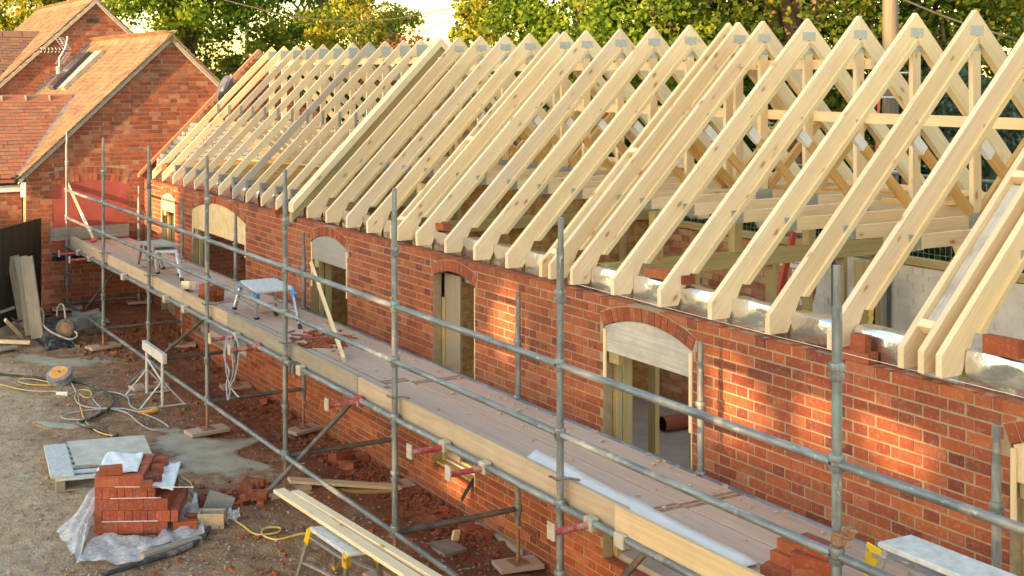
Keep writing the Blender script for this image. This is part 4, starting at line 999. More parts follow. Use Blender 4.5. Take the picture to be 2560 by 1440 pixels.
# valley lead and stepped flashing
a,b=Vector((-20.60,4.0,zz(4.0)+.045)),Vector((-22.45,5.39,zz(5.39)+.045)); m=MB(); m.beam(a,b,.17,.012,up=(.3,-.5,.8)); m.build('valley_lead',MT['lead'],h1)
for k in range(15):
    y=5.35+k*.083; z=zz(y); m=MB(); m.prism([Vector((-25.69,y,z)),Vector((-25.69,y+.083,z+.076)),Vector((-25.69,y+.083,z+.18)),Vector((-25.69,y+.02,z+.15))],(.02,0,0)); m.build('flashing_step',MT['lead'],h1)
m=MB(); m.beam(Vector((-25.62,5.3,zz(5.3)+.04)),Vector((-25.62,6.5,zz(6.5)+.04)),.12,.012,up=(0,-.67,.74)); m.build('flashing',MT['lead'],h1)
# two long narrow roof windows
for (q0,q1,q2,q3),fm in ((((127,227),(214,138),(231,138),(140,228)),'greyframe'),(((156,229),(246,138),(264,137),(168,228)),'woodframe')):
    P=[plane_pt(*q,Y1,Z1,S1)+Vector((0,-.04,.045)) for q in (q0,q1,q2,q3)]; nn=Vector((0,-.677,.736))
    m=MB(); m.hexa([p-nn*.03 for p in P]+[p+nn*.05 for p in P]); w=m.build('roof_window',MT[fm],h1)
    c=sum(P,Vector())/4; P2=[c+(p-c)*.9 for p in P]; m=MB(); m.hexa([p+nn*.05 for p in P2]+[p+nn*.056 for p in P2]); m.build('pane',MT['glass'] if fm=='greyframe' else MT['woodframe'],w)
# grey bundle at the foot of the verge
m=MB(); p=PX(562,222,-20.25)
vs=[]; n1_,n2_=14,9
for i in range(n2_+1):
    ph_=math.pi*i/n2_
    for k in range(n1_):
        a_=2*math.pi*k/n1_; rr_=1+.16*math.sin(3*a_+2*ph_)+.12*math.sin(5*a_-3*ph_)+random.gauss(0,.05); d_=Vector((math.sin(ph_)*math.cos(a_)*.12,math.sin(ph_)*math.sin(a_)*.13,math.cos(ph_)*.21))*rr_
        vs.append(p+Vector((0,.25*d_.z*1.6,0))+d_)
m.add(vs,[(i*n1_+k,i*n1_+(k+1)%n1_,(i+1)*n1_+(k+1)%n1_,(i+1)*n1_+k) for i in range(n2_) for k in range(n1_)])
tag(m.build('lead_bundle',MT['lead'],smooth=True),'crumpled grey lead bundle at the foot of the old house verge','lead sheet')
# ------------------------------------------------------------------ taller house behind
X2=-25.75; Y2,Z2,S2=6.61,ZC+1.61,.908
h2=thing('old_house','taller old brick house behind, its gable carrying a vent and an aerial','house',(-28.5,6.3,.25))
rects=bond(3.7,9.4,ZC-1.25,40,gable_excl(Y2,Z2,S2),phase=.1,jit=.01)
lay(rects,(X2,0,0),(0,1,0),(-1,0,0),.1,MT['brick_old'],h2,300,vis=lambda x,y,c:y<250 and (c.z>zz(c.y)+.05))
zz2=lambda y:Z2-S2*abs(Y2-y)
m=MB(); m.prism([Vector((X2-.006,3.7,.1)),Vector((X2-.006,9.4,.1)),Vector((X2-.006,9.4,zz2(9.4)-.03)),Vector((X2-.006,Y2,Z2-.03)),Vector((X2-.006,3.7,zz2(3.7)-.03))],(-.3,0,0)); m.build('mortar',MT['mortar_old'],h2)
m=MB()
for ye in (3.2,9.6): m.prism([Vector((X2+.06,ye,zz2(ye)-.02)),Vector((X2+.06,Y2,Z2-.02)),Vector((-31.5,Y2,Z2-.02)),Vector((-31.5,ye,zz2(ye)-.02))],(0,0,-.05))
m.build('roof_deck',MT['tile_lichen'],h2)
tiles(h2,(-31.5,3.2,zz2(3.2)),(1,0,0),(0,Y2-3.2,Z2-zz2(3.2)),5.82,4.6,MT['tile_lichen'],lambda c:c.x>-29.5 or c.y>5.2,300)
tiles(h2,(-31.5,9.6,zz2(9.6)),(1,0,0),(0,Y2-9.6,Z2-zz2(9.6)),5.82,4.0,MT['tile_lichen'],None,0,rest='rear_tiling')
for k in range(14):
    x=X2+.07-k*.4; m=MB(); m.prism([Vector((x,Y2-.13,Z2-.085)),Vector((x,Y2,Z2+.06)),Vector((x,Y2+.13,Z2-.085))],(-.39,0,0)); m.build('ridge_tile',MT['tile_red'],h2)
for ye in (3.2,9.6):
    m=MB(); m.prism([Vector((X2+.005,ye,zz2(ye)-.10)),Vector((X2+.005,Y2,Z2-.10)),Vector((X2+.005,Y2,Z2-.012)),Vector((X2+.005,ye,zz2(ye)-.012))],(.068,0,0)); m.build('verge_mortar',MT['verge'],h2)
p=PX(230,51,X2); m=MB(); m.box((X2+.0,p.y-.11,p.z-.037),(X2+.012,p.y+.11,p.z+.037)); v=m.build('gable_vent',MT['membrane'],h2); m=MB()
for k in range(9): m.box((X2+.012,p.y-.10+k*.024,p.z-.035),(X2+.018,p.y-.092+k*.024,p.z+.035))
m.build('louvre',MT['greyframe'],v)
# TV aerial
A0=PX(148,185,-25.45); t=thing('aerial','white television aerial with reflector grids clamped to the taller gable','aerial',A0)
m=MB(); m.tube([A0,A0+Vector((0,0,.33)),A0+Vector((0,.13,.55)),A0+Vector((0,.17,.78))],.016,8); m.build('mast',MT['upvc'],t,smooth=True)
h=PX(165,127,-25.45); m=MB(); m.tube([PX(97,125,-25.45),PX(176,128,-25.45)],.014,6); m.build('boom',MT['greyframe'],t)
for k in range(7):
    c=PX(102+k*9,125,-25.45); m=MB(); m.tube([c+Vector((.0,.0,-.05)),c+Vector((0,.03,0)),c+Vector((0,0,.05))],.007,5); m.build('director',MT['upvc'],t)
for s in (1,-1):
    e0=h+Vector((0,.02,.03*s)); e1=h+Vector((0,-.14,.27*s))
    for k in range(7):
        c=e0+(e1-e0)*(k/6); m=MB(); m.tube([c-Vector((.03,.08,0)),c+Vector((.03,.08,0))],.006,5); m.build('reflector_rod',MT['alu'],t)
    for d in (-.08,0,.08):
        m=MB(); m.tube([e0+Vector((0,d,0)),e1+Vector((0,d,0))],.007,5); m.build('reflector_spine',MT['alu'],t)
m=MB(); m.box((A0.x-.02,A0.y-.06,A0.z),(A0.x+.02,A0.y-.02,A0.z+.16)); m.build('junction_box',MT['upvc'],t)
m=MB(); m.tube(smooth_path([PX(140,193,-25.4),PX(110,182,-25.4),PX(75,163,-25.4),PX(50,150,-25.4)]),.006,5); m.build('lead_wire',MT['wire'],t)
# ------------------------------------------------------------------ low wing with the red tiled roof
wg=thing('low_wing','low brick wing with a red clay tile roof, white fascia and ridge tiles','house wing',(-22,2.6,.25))
rz,ez=ZC-.425,ZC-1.70; ax,ex=-22.45,-20.55; sl=Vector((ax-ex,0,rz-ez))
def clipw(c):
    f=(c.x+20.63)/(-22.45+20.63); yv=4.02+1.35*f; return c.y<yv+.05
m=MB(); m.prism([Vector((ex,1.0,ez-.02)),Vector((ax,1.0,rz-.02)),Vector((ax,5.35,rz-.02)),Vector((ex,3.95,ez-.02))],(0,0,-.05)); m.prism([Vector((ax,1.0,rz-.02)),Vector((ax-1.9,1.0,ez-.02)),Vector((ax-1.9,4.2,ez-.02)),Vector((ax,5.3,rz-.02))],(0,0,-.05)); m.build('roof_deck',MT['tile_red'],wg)
tiles(wg,(ex,1.0,ez),(0,1,0),sl,4.5,sl.length+.02,MT['tile_red'],clipw,300,w=.17,g=.102)
for k in range(10):
    y=5.32-k*.42; m=MB(); m.prism([Vector((ax+.13,y,rz-.07)),Vector((ax+.08,y,rz+.03)),Vector((ax,y,rz+.07)),Vector((ax-.08,y,rz+.03)),Vector((ax-.13,y,rz-.07))],(0,-.395,0)); m.build('ridge_tile',MT['tile_red'],wg)
    m=MB(); m.box((ax-.1,y-.42,rz-.06),(ax+.118,y-.396,rz+.052)); m.build('ridge_joint',MT['verge'],wg)
rects=bond(1.0,4.10,.1,28,lambda a,b,c:[]); lay(rects,(-20.72,0,0),(0,1,0),(-1,0,0),.1,MT['brick_old'],wg,120,vis=lambda x,y,c:c.z>1.2)
m=MB(); m.box((-20.9,1.0,.05),(-20.727,4.1,2.3)); m.build('mortar',MT['mortar_old'],wg)
m=MB(); m.box((-20.70,1.0,ZC-1.93),(-20.66,4.06,ZC-1.80)); m.build('fascia',MT['upvc'],wg)
m=MB(); m.tube([(-20.60,1.0,ZC-1.765),(-20.60,4.05,ZC-1.765)],.05,10); m.build('gutter',MT['membrane'],wg,smooth=True)
# wing of the taller house, only its brown roof shows
p=plane_pt(95,88,Y2,Z2,S2); q=plane_pt(0,172,Y2,Z2,S2)
w2=thing('low_wing','brown tiled wing of the taller house beyond the red tiled roof','house wing',(p.x+.5,2.6,.25))
sl=Vector((q.x-p.x,0,q.z-p.z)); dd=3.0/abs(sl.x)*1.0; ex2=p.x+1.9; ez2=p.z+sl.z/sl.x*1.9 if abs(sl.x)>.2 else p.z-1.4
sl=Vector((p.x-ex2,0,p.z-ez2))
def clipw2(c):
    return zz2(c.y)<c.z+.02
m=MB(); m.prism([Vector((ex2,.0,ez2-.02)),Vector((p.x,.0,p.z-.02)),Vector((p.x,p.y,p.z-.02)),Vector((ex2,q.y,ez2-.02))],(0,0,-.05)); m.build('roof_deck',MT['tile_brown'],w2)
tiles(w2,(ex2,.0,ez2),(0,1,0),sl,p.y+.1,sl.length+.02,MT['tile_brown'],clipw2,200,w=.17,g=.102)
for k in range(8):
    y=p.y+.05-k*.42; m=MB(); m.prism([Vector((p.x+.13,y,p.z-.05)),Vector((p.x,y,p.z+.09)),Vector((p.x-.13,y,p.z-.05))],(0,-.40,0)); m.build('ridge_tile',MT['tile_brown'],w2)
m=MB(); m.box((p.x-.3,.0,.1),(p.x-.1,4.0,ez2-.05)); m.build('wall',MT['brick_old'],w2)
# ------------------------------------------------------------------ dark fence panel and old boards leaning on it
A,B=PX(101,545,-20.36),PZ(0,572,PX(101,545,-20.36).z); d=(B-A); d.z=0; L=2.3; d.normalize()
fn=thing('fence_panel','dark stained close board fence panel standing by the old house corner','fence',(A.x,A.y,.2))
n=int(L/.15)
for k in range(n):
    a=A+d*(k*.15); m=MB(); b=a+d*.147; g0=gh(a.x,a.y)+.01; m.beam(Vector((a.x,a.y,0))+d*.0735+Vector((0,0,g0)),Vector((a.x,a.y,0))+d*.0735+Vector((0,0,A.z)),.145,.02 if k%2 else .03,up=d.cross(Vector((0,0,1)))); m.build('board',MT['fence'],fn)
nrm=d.cross(Vector((0,0,1))); 
if nrm.x<0: nrm=-nrm
for k,(b,t_) in enumerate((((38,782),(20,648)),((66,822),(32,640)),((80,838),(52,641)),((95,846),(66,642)))):
    P=PZ(*b,.22); Q=PZ(*t_,1.5); Q=P+Vector((Q.x-P.x,Q.y-P.y,0))*.0; 
    r=ray(*t_); 
    # lean in the plane that holds the foot and passes near the fence
    Tp=PX(t_[0],t_[1],P.x-.25-.02*k); m=MB(); m.beam(P,Tp,.19,.04,up=(CA,-SA,0)); tag(m.build('old_board',MT['oldwood'],bevel=.004),'old grey plank leaning against the dark fence beside the overturned barrow','plank','old planks leaning on the fence')
# ================================================================== THINGS IN THE YARD
def GP(x,y,dz=0.0):      # pixel to the point where its ray meets the yard
    z=.03
    for _ in range(6):
        p=PZ(x,y,z); z=gh(p.x,p.y)
    p=PZ(x,y,z+dz); return p
# wet cement spill
def blob(name,pix,mat,lab,cat,dz=.012,kind='stuff'):
    P=[GP(*q) for q in pix]; P=smooth_path(P+[P[0]],16)[:-1]; c=sum(P,Vector())/len(P); n=len(P); JT=[.035*math.sin(i*.61)+.012*math.sin(i*1.7+1)+.04*math.sin(i*.23)+random.gauss(0,.008) for i in range(n)]; m=MB(); vs=[]; rings=8
    for k in range(rings):
        f=1-k/rings
        for i,p in enumerate(P):
            q=c+(p-c)*(f*(1+JT[i]*(1.0,.45,.1,0,0,0,0,0)[k])); vs.append((q.x,q.y,gh(q.x,q.y)+gn(q.x,q.y)*.5+dz+.018*(1-f)-(.03 if k==0 else 0)))
    vs.append((c.x,c.y,gh(c.x,c.y)+gn(c.x,c.y)*.5+dz+.018)); fs=[]
    for k in range(rings-1):
        for i in range(n): fs.append((k*n+i,k*n+(i+1)%n,(k+1)*n+(i+1)%n,(k+1)*n+i))
    for i in range(n): fs.append(((rings-1)*n+i,(rings-1)*n+(i+1)%n,len(vs)-1))
    m.add(vs,fs); m.r=[min(1.0,(i//n)/(rings-1)) for i in range(len(vs))]; tag(m.build(name,mat,smooth=True),lab,cat,kind=kind)
blob('cement_spill',[(335,1105),(352,1072),(420,1060),(480,1078),(545,1092),(640,1090),(690,1100),(640,1112),(600,1130),(640,1160),(700,1172),(715,1195),(640,1200),(560,1212),(480,1212),(400,1190)],MT['cement'],'pale wet cement spill drying beside the brick pallet','cement spill')
blob('cement_spill',[(70,1052),(120,1052),(200,1062),(205,1075),(150,1078),(100,1068)],MT['cement'],'small pale cement splash below the tangled cables','cement spill')
blob('cement_spill',[(150,900),(260,893),(330,900),(290,915),(180,925),(60,915),(-20,900),(40,885)],MT['cement'],'grey muddy wet patch near the overturned barrow','cement spill')
# pebbles, clods and brick crumbs: uncountable
def scatter(n,area,size,mat,name,lab,cat):
    m=MB()
    for i in range(n):
        px,py,s=area(); p=GP(px,py); s*=random.uniform(.5,1.4)*size; m.rock((p.x,p.y,gh(p.x,p.y)+gn(p.x,p.y)+s*.12),(s,s*.8,s*.6))
    tag(m.build(name,mat),lab,cat,kind='stuff')
def band():   # along the wall foot, in pixels
    t=random.random()**.7; x=560+t*700; y=905+t*430; return x+random.gauss(-45,38),y+random.gauss(16,22),1.0
scatter(900,band,.05,MT['brick'],'brick_crumbs','red brick crumbs strewn along the foot of the new wall','brick crumbs')
scatter(900,band,.06,MT['ground'],'soil_clods','clods of soil heaped along the foot of the new wall','clods')
scatter(2600,lambda:(random.uniform(-10,1250),random.uniform(880,1450),1.0),.022,MT['concrete'],'pebbles','pale pebbles and grit scattered over the yard soil','pebbles')
scatter(260,lambda:(random.uniform(380,1250),random.uniform(930,1440),1.0),.05,MT['brick'],'brick_fragments','small red brick fragments scattered over the yard','brick fragments')
scatter(500,lambda:(random.uniform(180,520),random.uniform(800,905),1.0),.07,MT['ground'],'soil_clods','soil clods and rubble under the far scaffold bays','clods')
for k in range(26):       # the pile of broken bricks by the brace foot
    px,py=random.gauss(628,38),random.gauss(1252,16); p=GP(px,py); s=random.uniform(.07,.15); m=MB(); m.rock((p.x,p.y,gh(p.x,p.y)+s*.25+(.05 if abs(px-640)<30 else 0)),(s*1.3,s,s*.75))
    tag(m.build('brick_piece',MT['brick']),'broken red brick piece in the rubble heap by the scaffold brace foot','brick piece','broken bricks by the brace foot')
for px,py,s in ((850,1155,.2),(870,1175,.18),(905,1150,.15),(1170,1335,.14),(1195,1330,.12),(1155,1345,.1),(1210,1345,.13),(690,985,.13),(660,1010,.12)):
    p=GP(px,py); m=MB(); m.rock((p.x,p.y,gh(p.x,p.y)+s*.25),(s*1.2,s,s*.7)); tag(m.build('brick_piece',MT['brick']),'half brick lying in the soil at the foot of the new wall','brick piece','half bricks at the wall foot')
# ---- overturned wheelbarrow
c=GP(128,866); bw_=thing('wheelbarrow','black builders wheelbarrow lying overturned and splashed with cement','wheelbarrow',c)
t0=(c-Vector((0,0,ZC))).dot(Vector((-CA,SA,0)))
W=lambda x,y,dt: at(x,y,t0+dt)
def at(x,y,t): r=ray(x,y); return Vector((0,0,ZC))+r*t
rim=[GP(64,820)+Vector((0,0,.02)),GP(117,879)+Vector((0,0,.01)),GP(195,866)+Vector((0,0,.01)),GP(172,830)+Vector((0,0,.02))]
bt=[W(84,800,.55),W(116,824,.16),W(166,826,.2),W(152,794,.6)]
m=MB(); m.hexa(rim+bt); m.build('tray',MT['blackplastic'],bw_,bevel=.02)
m=MB(); m.tube([rim[0],rim[1],rim[2],rim[3],rim[0]],.017,8); m.build('rim',MT['blackplastic'],bw_,smooth=True)
wx=W(165,821,.12); wn_=(Vector((.9,-.42,.12))).normalized()
prof=[(.045,-.045),(.09,-.048),(.125,-.043),(.143,-.025),(.148,0),(.143,.025),(.125,.043),(.09,.048),(.045,.045)]
m=MB(); m.lathe(wx,prof,axis=wn_,n=22); w=m.build('wheel',MT['rubber'],bw_,smooth=True)
m=MB(); m.lathe(wx+wn_*.046,[(.088,0),(.07,.004),(.02,.012)],axis=wn_,n=18); m.build('rim_disc',MT['rusty'],w,smooth=True)
def bt_tube(pts,r=.015,name='frame_tube',mat='clamp'):
    m=MB(); m.tube(smooth_path([W(*q) for q in pts],5),r,8); m.build(name,MT[mat],bw_,smooth=True)
bt_tube([(85,800,.55),(87,782,.55),(92,772,.52),(101,770,.45),(108,783,.38),(108,812,.3)])
bt_tube([(108,812,.2),(117,822,.06),(140,836,-.02),(172,848,-.04),(190,843,0),(192,833,.06),(183,826,.12)])
bt_tube([(142,790,.6),(144,770,.6),(152,760,.56),(160,768,.5),(163,790,.42),(166,812,.3)])
bt_tube([(86,797,.55),(62,800,.55),(40,803,.56),(28,793,.6)],name='handle',mat='blackplastic')
bt_tube([(142,788,.62),(120,790,.68),(108,793,.72)],name='handle',mat='blackplastic')
# ---- scraps by the fence
def plank(p,q,w,h,mat,lab,name='timber_scrap',cat='timber',up=(0,0,1),group=None,bevel=.003):
    m=MB(); m.beam(p,q,w,h,up); tag(m.build(name,MT[mat],bevel=bevel),lab,cat,group)
plank(GP(-40,852,.05),GP(76,856,.05),.07,.05,'pine','short pine offcut on the ground in front of the dark fence')
plank(GP(13,800,.35),GP(55,842,.04),.03,.05,'pine','thin pine stick propped in front of the fence')
plank(GP(-30,792,.35),GP(37,768,.5),.04,.04,'greyframe','blue grey tool handle sticking out by the fence',name='tool_handle',cat='handle')
plank(GP(-20,878,.04),GP(40,866,.04),.16,.03,'oldwood','weathered board end lying near the overturned barrow')
m=MB(); p=GP(205,815); 
for k in range(5): m.rock(p+Vector((random.uniform(-.12,.12),random.uniform(-.18,.18),.08)),(.4,.42,.22))
tag(m.build('concrete_lump',MT['concrete']),'broken pale concrete lump behind the overturned barrow','concrete')
m=MB(); p=GP(232,832); m.lathe((p.x,p.y,p.z-.02),[(.10,0),(.15,.03),(.165,.07),(.15,.075),(.09,.03)],n=18); tag(m.build('rubber_bucket',MT['rubber'],smooth=True),'shallow dirty rubber bucket beside the concrete lump','bucket')
# ---- white trestle
t=thing('trestle','white splashed steel trestle standing under the scaffold ledger','trestle',GP(385,990))
zt_=GP(385,990).z+.62
e0,e1=GP(367,978),GP(407,1010); e0=PZ(367,983,.05); e1=PZ(406,1016,.05)
top0=Vector((e0.x,e0.y,zt_)); top1=Vector((e1.x,e1.y,zt_)); dv=(top1-top0).normalized(); sv=Vector((-dv.y,dv.x,0))
m=MB(); m.beam(top0-dv*.12,top1+dv*.1,.06,.12); m.build('bearer',MT['whitepaint'],t,bevel=.005)
for e,tp in ((e0,top0),(e1,top1)):
    m=MB(); m.tube([e,tp],.02,8); m.build('post',MT['whitepaint'],t,smooth=True)
    m=MB(); m.beam(e-sv*.3+Vector((0,0,.0)),e+sv*.3,.03,.012); m.build('foot_bar',MT['whitepaint'],t)
    for s in (-1,1):
        m=MB(); m.tube([e+sv*s*.28,e+(tp-e)*.52],.011,6); m.build('strut',MT['whitepaint'],t,smooth=True)
m=MB(); m.tube([e0+(top0-e0)*.75,e1+(top1-e1)*.5],.013,6); m.build('diagonal',MT['whitepaint'],t,smooth=True)
# ---- cables and hoses
def cable(pts,r,mat,lab,name='cable',cat='cable',dz=None):
    m=MB(); P=[]
    for q in smooth_path([GP(*p) for p in pts],6):
        P.append((q.x,q.y,gh(q.x,q.y)+gn(q.x,q.y)+r+.012))
    m.tube(P,r,7); o=m.build(name,MT[mat],smooth=True); tag(o,lab,cat); return o
cable([(-30,942),(30,945),(90,951),(150,958),(215,968),(262,988),(283,1010),(270,1032),(232,1050),(196,1060),(215,1070),(255,1082),(293,1096)],.017,'blackhose','thick black hose looping past the cable reel to the pallet',name='hose',cat='hose')
cable([(172,950),(182,970),(190,985),(188,1000),(195,1015),(215,1024),(250,1028),(320,1030),(380,1046),(418,1066),(415,1077),(375,1078),(345,1060),(320,1040),(280,1030),(220,1032),(165,1040),(155,1048),(185,1052),(225,1050),(252,1030),(240,1015),(233,1002),(250,988),(285,988),(318,1000),(325,1020),(345,1031)],.0095,'greycord','grey power cable lying in wide loops with an orange plug')
cable([(-30,960),(10,970),(60,980),(110,983),(138,983),(170,990),(200,980),(225,984),(228,998),(212,1000),(198,990),(196,1000),(200,1020),(210,1050),(232,1075),(262,1090),(290,1094)],.0075,'yellowcord','yellow cable running past the white connector to the pallet')
cable([(-30,940),(40,940),(65,945),(50,953),(80,953),(125,962),(128,968),(80,968),(50,962),(47,955)],.0075,'yellowcord','yellow cable coiled on the left of the cable reel')
cable([(455,1195),(478,1212),(480,1232),(470,1215)],.0085,'yellowcord','short yellow cable end beside the brick pallet')
cable([(570,1300),(605,1322),(640,1345),(690,1342),(700,1330),(665,1330),(655,1345),(690,1358),(750,1345),(790,1342)],.0085,'yellowcord','yellow cable with a small loop running towards the yellow footed platform')
cable([(250,1446),(330,1420),(400,1398),(470,1375),(515,1345),(522,1330)],.022,'blackhose','black hose curving round the front of the brick stack',name='hose',cat='hose')
cable([(437,1192),(470,1225),(500,1260)],.02,'blackhose','black hose end behind the brick stack',name='hose',cat='hose')
p=GP(142,984,.03); m=MB(); m.tube([p,p+(GP(170,985,.03)-p)],[.026,.03],10); tag(m.build('connector',MT['upvc'],smooth=True),'white splashed cable connector on the yellow cable','connector')
p=GP(345,1031,.03); q=GP(372,1030,.03); r_=GP(391,1024,.04); m=MB(); m.tube([p,q,r_],[.02,.028,.034],10); t=m.build('plug',MT['orangeplastic'],smooth=True); tag(t,'dirty orange plug at the end of the grey cable','plug')
m=MB(); m.tube([r_,r_+(r_-q)*.25],[.04,.036],10); m.build('plug_cap',MT['greyplastic'],t,smooth=True)
p=GP(152,960); ax=Vector((.35,-.25,.9)).normalized(); t=thing('cable_reel','grey drum cable reel with an orange face lying among the cables','cable reel',p)
p=p+Vector((0,0,.04)); m=MB(); m.lathe(p,[(.13,0),(.165,.01),(.17,.05),(.15,.06),(.15,.09),(.17,.10),(.165,.14),(.12,.15)],axis=ax,n=20); m.build('drum',MT['greyplastic'],t,smooth=True)
m=MB(); m.lathe(p+ax*.15,[(.125,0),(.12,.006),(.02,.008)],axis=ax,n=20); m.build('face',MT['orangeplastic'],t,smooth=True)
m=MB(); m.box(p+ax*.155-Vector((.06,.012,-.0)),p+ax*.155+Vector((.05,.012,.014))); m.build('handle_slot',MT['greyplastic'],t)
# ---- pallet with boards
o_=GP(140,1232); f_=(GP(345,1103)-GP(115,1122)); f_.z=0; fu=f_.normalized(); fv=(GP(115,1122)-o_); fv.z=0; fv.normalize()
t=thing('pallet','cement caked wooden pallet beside the brick stack','pallet',o_)
def lb(root,name,mat,u0,u1,v0,v1,z0,z1,O=o_,U=None,V=None,bevel=.004):
    U=U or fu; V=V or fv; m=MB(); P=[O+U*u+V*v for u,v in ((u0,v0),(u1,v0),(u1,v1),(u0,v1))]
    zb=O.z; m.hexa([Vector((p.x,p.y,zb+z0)) for p in P]+[Vector((p.x,p.y,zb+z1)) for p in P]); return m.build(name,MT[mat],root,bevel=bevel)
for u in (0,.45,.9): lb(t,'bearer','oldwood',u,u+.09,0,1.15,.02,.105)
for k in range(7): lb(t,'slat','whitepaint',0,.99,k*.175,k*.175+.1,.106,.126)
for k in range(3): lb(t,'base_slat','oldwood',0,.99,k*.52,k*.52+.1,.0,.019)
m=lb(t,'loose_board','whitepaint',-.05,.18,.05,1.1,.127,.157); 
m=MB(); P=[o_+fu*u+fv*v for u,v in ((.22,.35),(1.0,.30),(1.02,1.2),(.2,1.2))]; m.hexa([Vector((p.x,p.y,o_.z+.128)) for p in P]+[Vector((p.x,p.y,o_.z+.15)) for p in P]); tag(m.build('mixing_board',MT['cementboard'],bevel=.004),'cement covered mixing board lying on the pallet','board')
# ---- stack of bricks in courses with paper between
A=GP(236,1338); Bq=GP(446,1336); u=(Bq-A); u.z=0; U=u.normalized(); Vv=Vector((-U.y,U.x,0))
if Vv.x>0: Vv=-Vv
stk='red brick in the banded stack on the polythene'
def sbrick(u0,v0,lv,along,n=0,lab=stk,grp='bricks in the banded stack'):
    # on edge: .1025 high, .065 thick, .215 long
    lu,lv_=( .215,.065) if along else (.065,.215)
    c=A+U*(u0+lu/2)+Vv*(v0+lv_/2); me=brick_mesh(.213,.0635,.101,MT['brick_stack']); o=bpy.data.objects.new('brick',me); C.objects.link(o)
    o.location=(c.x,c.y,A.z+.012+lv*.1035+.05); o.rotation_euler=(0,0,math.atan2(U.y,U.x)+(0 if along else math.pi/2)+random.gauss(0,.012)); tag(o,lab+', '+('bottom','second','third','fourth','top')[lv]+' course','brick',grp)
MT['brick_stack']=m_brick('new_red_brick',[(.34,.07,.035),(.46,.11,.05),(.40,.09,.042),(.30,.065,.04),(.48,.14,.07)],pale=.3)
for lv in range(5):
    along=(lv%2==0); n=(11,11,10,8,6)[lv]; wid=n*.0675
    for row in range(3):
        if along:
            k=0.0; rem=wid
            while k+.215<=wid+.04:
                for j in range(3): sbrick(k,row*.217+j*.071,lv,True)
                k+=.2165
        else:
            for j in range(n): sbrick(j*.0675,row*.217,lv,False)
def sheet(name,pts3,mat,lab,cat,nu=16,nv=12,amp=.01,solid=.002):
    a,b,c_,d=[Vector(p) for p in pts3]; m=MB(); vs=[]; ph=random.uniform(0,9)
    for i in range(nu+1):
        for j in range(nv+1):
            s,t2=i/nu,j/nv; p=a*(1-s)*(1-t2)+b*s*(1-t2)+c_*s*t2+d*(1-s)*t2
            p=p+Vector((0,0,amp*(math.sin(s*7+ph)*math.cos(t2*6+ph)+.5*math.sin(s*17+t2*11))+random.gauss(0,amp*.15)+amp)); vs.append(p)
    m.add(vs,[(i*(nv+1)+j,(i+1)*(nv+1)+j,(i+1)*(nv+1)+j+1,i*(nv+1)+j+1) for i in range(nu) for j in range(nv)])
    o=m.build(name,mat,smooth=True); tag(o,lab,cat); 
    if solid: q=o.modifiers.new('s','SOLIDIFY'); q.thickness=solid
    return o
def SP(u0,v0,z): p=A+U*u0+Vv*v0; return Vector((p.x,p.y,A.z+z))
sheet('paper_sheet',[SP(-.0,.1,.535),SP(.37,.06,.535),SP(.33,.62,.535),SP(-.02,.64,.535)],MT['paper'],'white paper sheet on top of the brick stack','paper',amp=.008)
sheet('paper_sheet',[SP(.42,.02,.432),SP(.70,-.03,.40),SP(.68,.62,.44),SP(.43,.6,.432)],MT['paper'],'torn white paper over the stepped side of the brick stack','paper',amp=.01)
for lv,w_ in ((1,.5),(3,.45),(4,.7)):
    m=MB(); m.box((0,0,0),(w_,.004,.006)); o=m.build('paper_strip',MT['paper'],loc=(0,0,0)); o.location=SP(.02+.04*lv,-.004,.012+lv*.1035); o.rotation_euler=(0,.01*(-1)**lv,math.atan2(U.y,U.x)); tag(o,'thin white paper strip between courses of the brick stack','paper','paper strips in the brick stack')
for uu,vv,zz_,a_,lab in ((.14,.03,.57,.25,'brick lying on the paper sheet of the stack'),(.47,.10,.47,.6,'dark brick lying on the torn paper'),(.47,-.06,.46,.2,'half brick with a notch on the torn paper'),(.50,.36,.47,.1,'notched brick half behind the dark one'),(.46,.55,.48,.5,'pinkish brick at the back of the stack')):
    p=SP(uu,vv,zz_); loose((p.x,p.y,p.z),(.2 if 'half' not in lab else .11,.1025,.065),a_+math.atan2(U.y,U.x),lab,frog=False)
for uu,vv,a_,rx in ((.80,.05,1.2,1.57),(.88,.2,.9,1.57)):
    p=SP(uu,vv,.055); loose((p.x,p.y,p.z),(.215,.1025,.065),a_,'brick stood on edge at the right foot of the banded stack',frog=False,rx=rx)['group']='bricks at the stack foot'
# polythene sheets
sheet('polythene_sheet',[GP(140,1335,.01),GP(195,1412,.01),SP(-.015,-.02,.10),SP(-.015,.5,.30)],MT['poly'],'crumpled clear polythene pulled away from the left of the brick stack','polythene',26,20,.028,0)
sheet('polythene_sheet',[GP(190,1412,.02),GP(350,1408,.02),GP(440,1342,.02),GP(232,1345,.02)],MT['poly'],'clear polythene spread in front of the brick stack','polythene',26,16,.018,0)
sheet('polythene_sheet',[GP(350,1390,.02),GP(512,1340,.02),GP(490,1240,.05),GP(446,1290,.02)],MT['poly'],'clear polythene bunched at the right of the brick stack','polythene',20,16,.028,0)
plank(GP(355,1392,.03),GP(500,1347,.03),.08,.055,'oldwood','brown cardboard core lying along the polythene edge',name='cardboard_core',cat='cardboard')
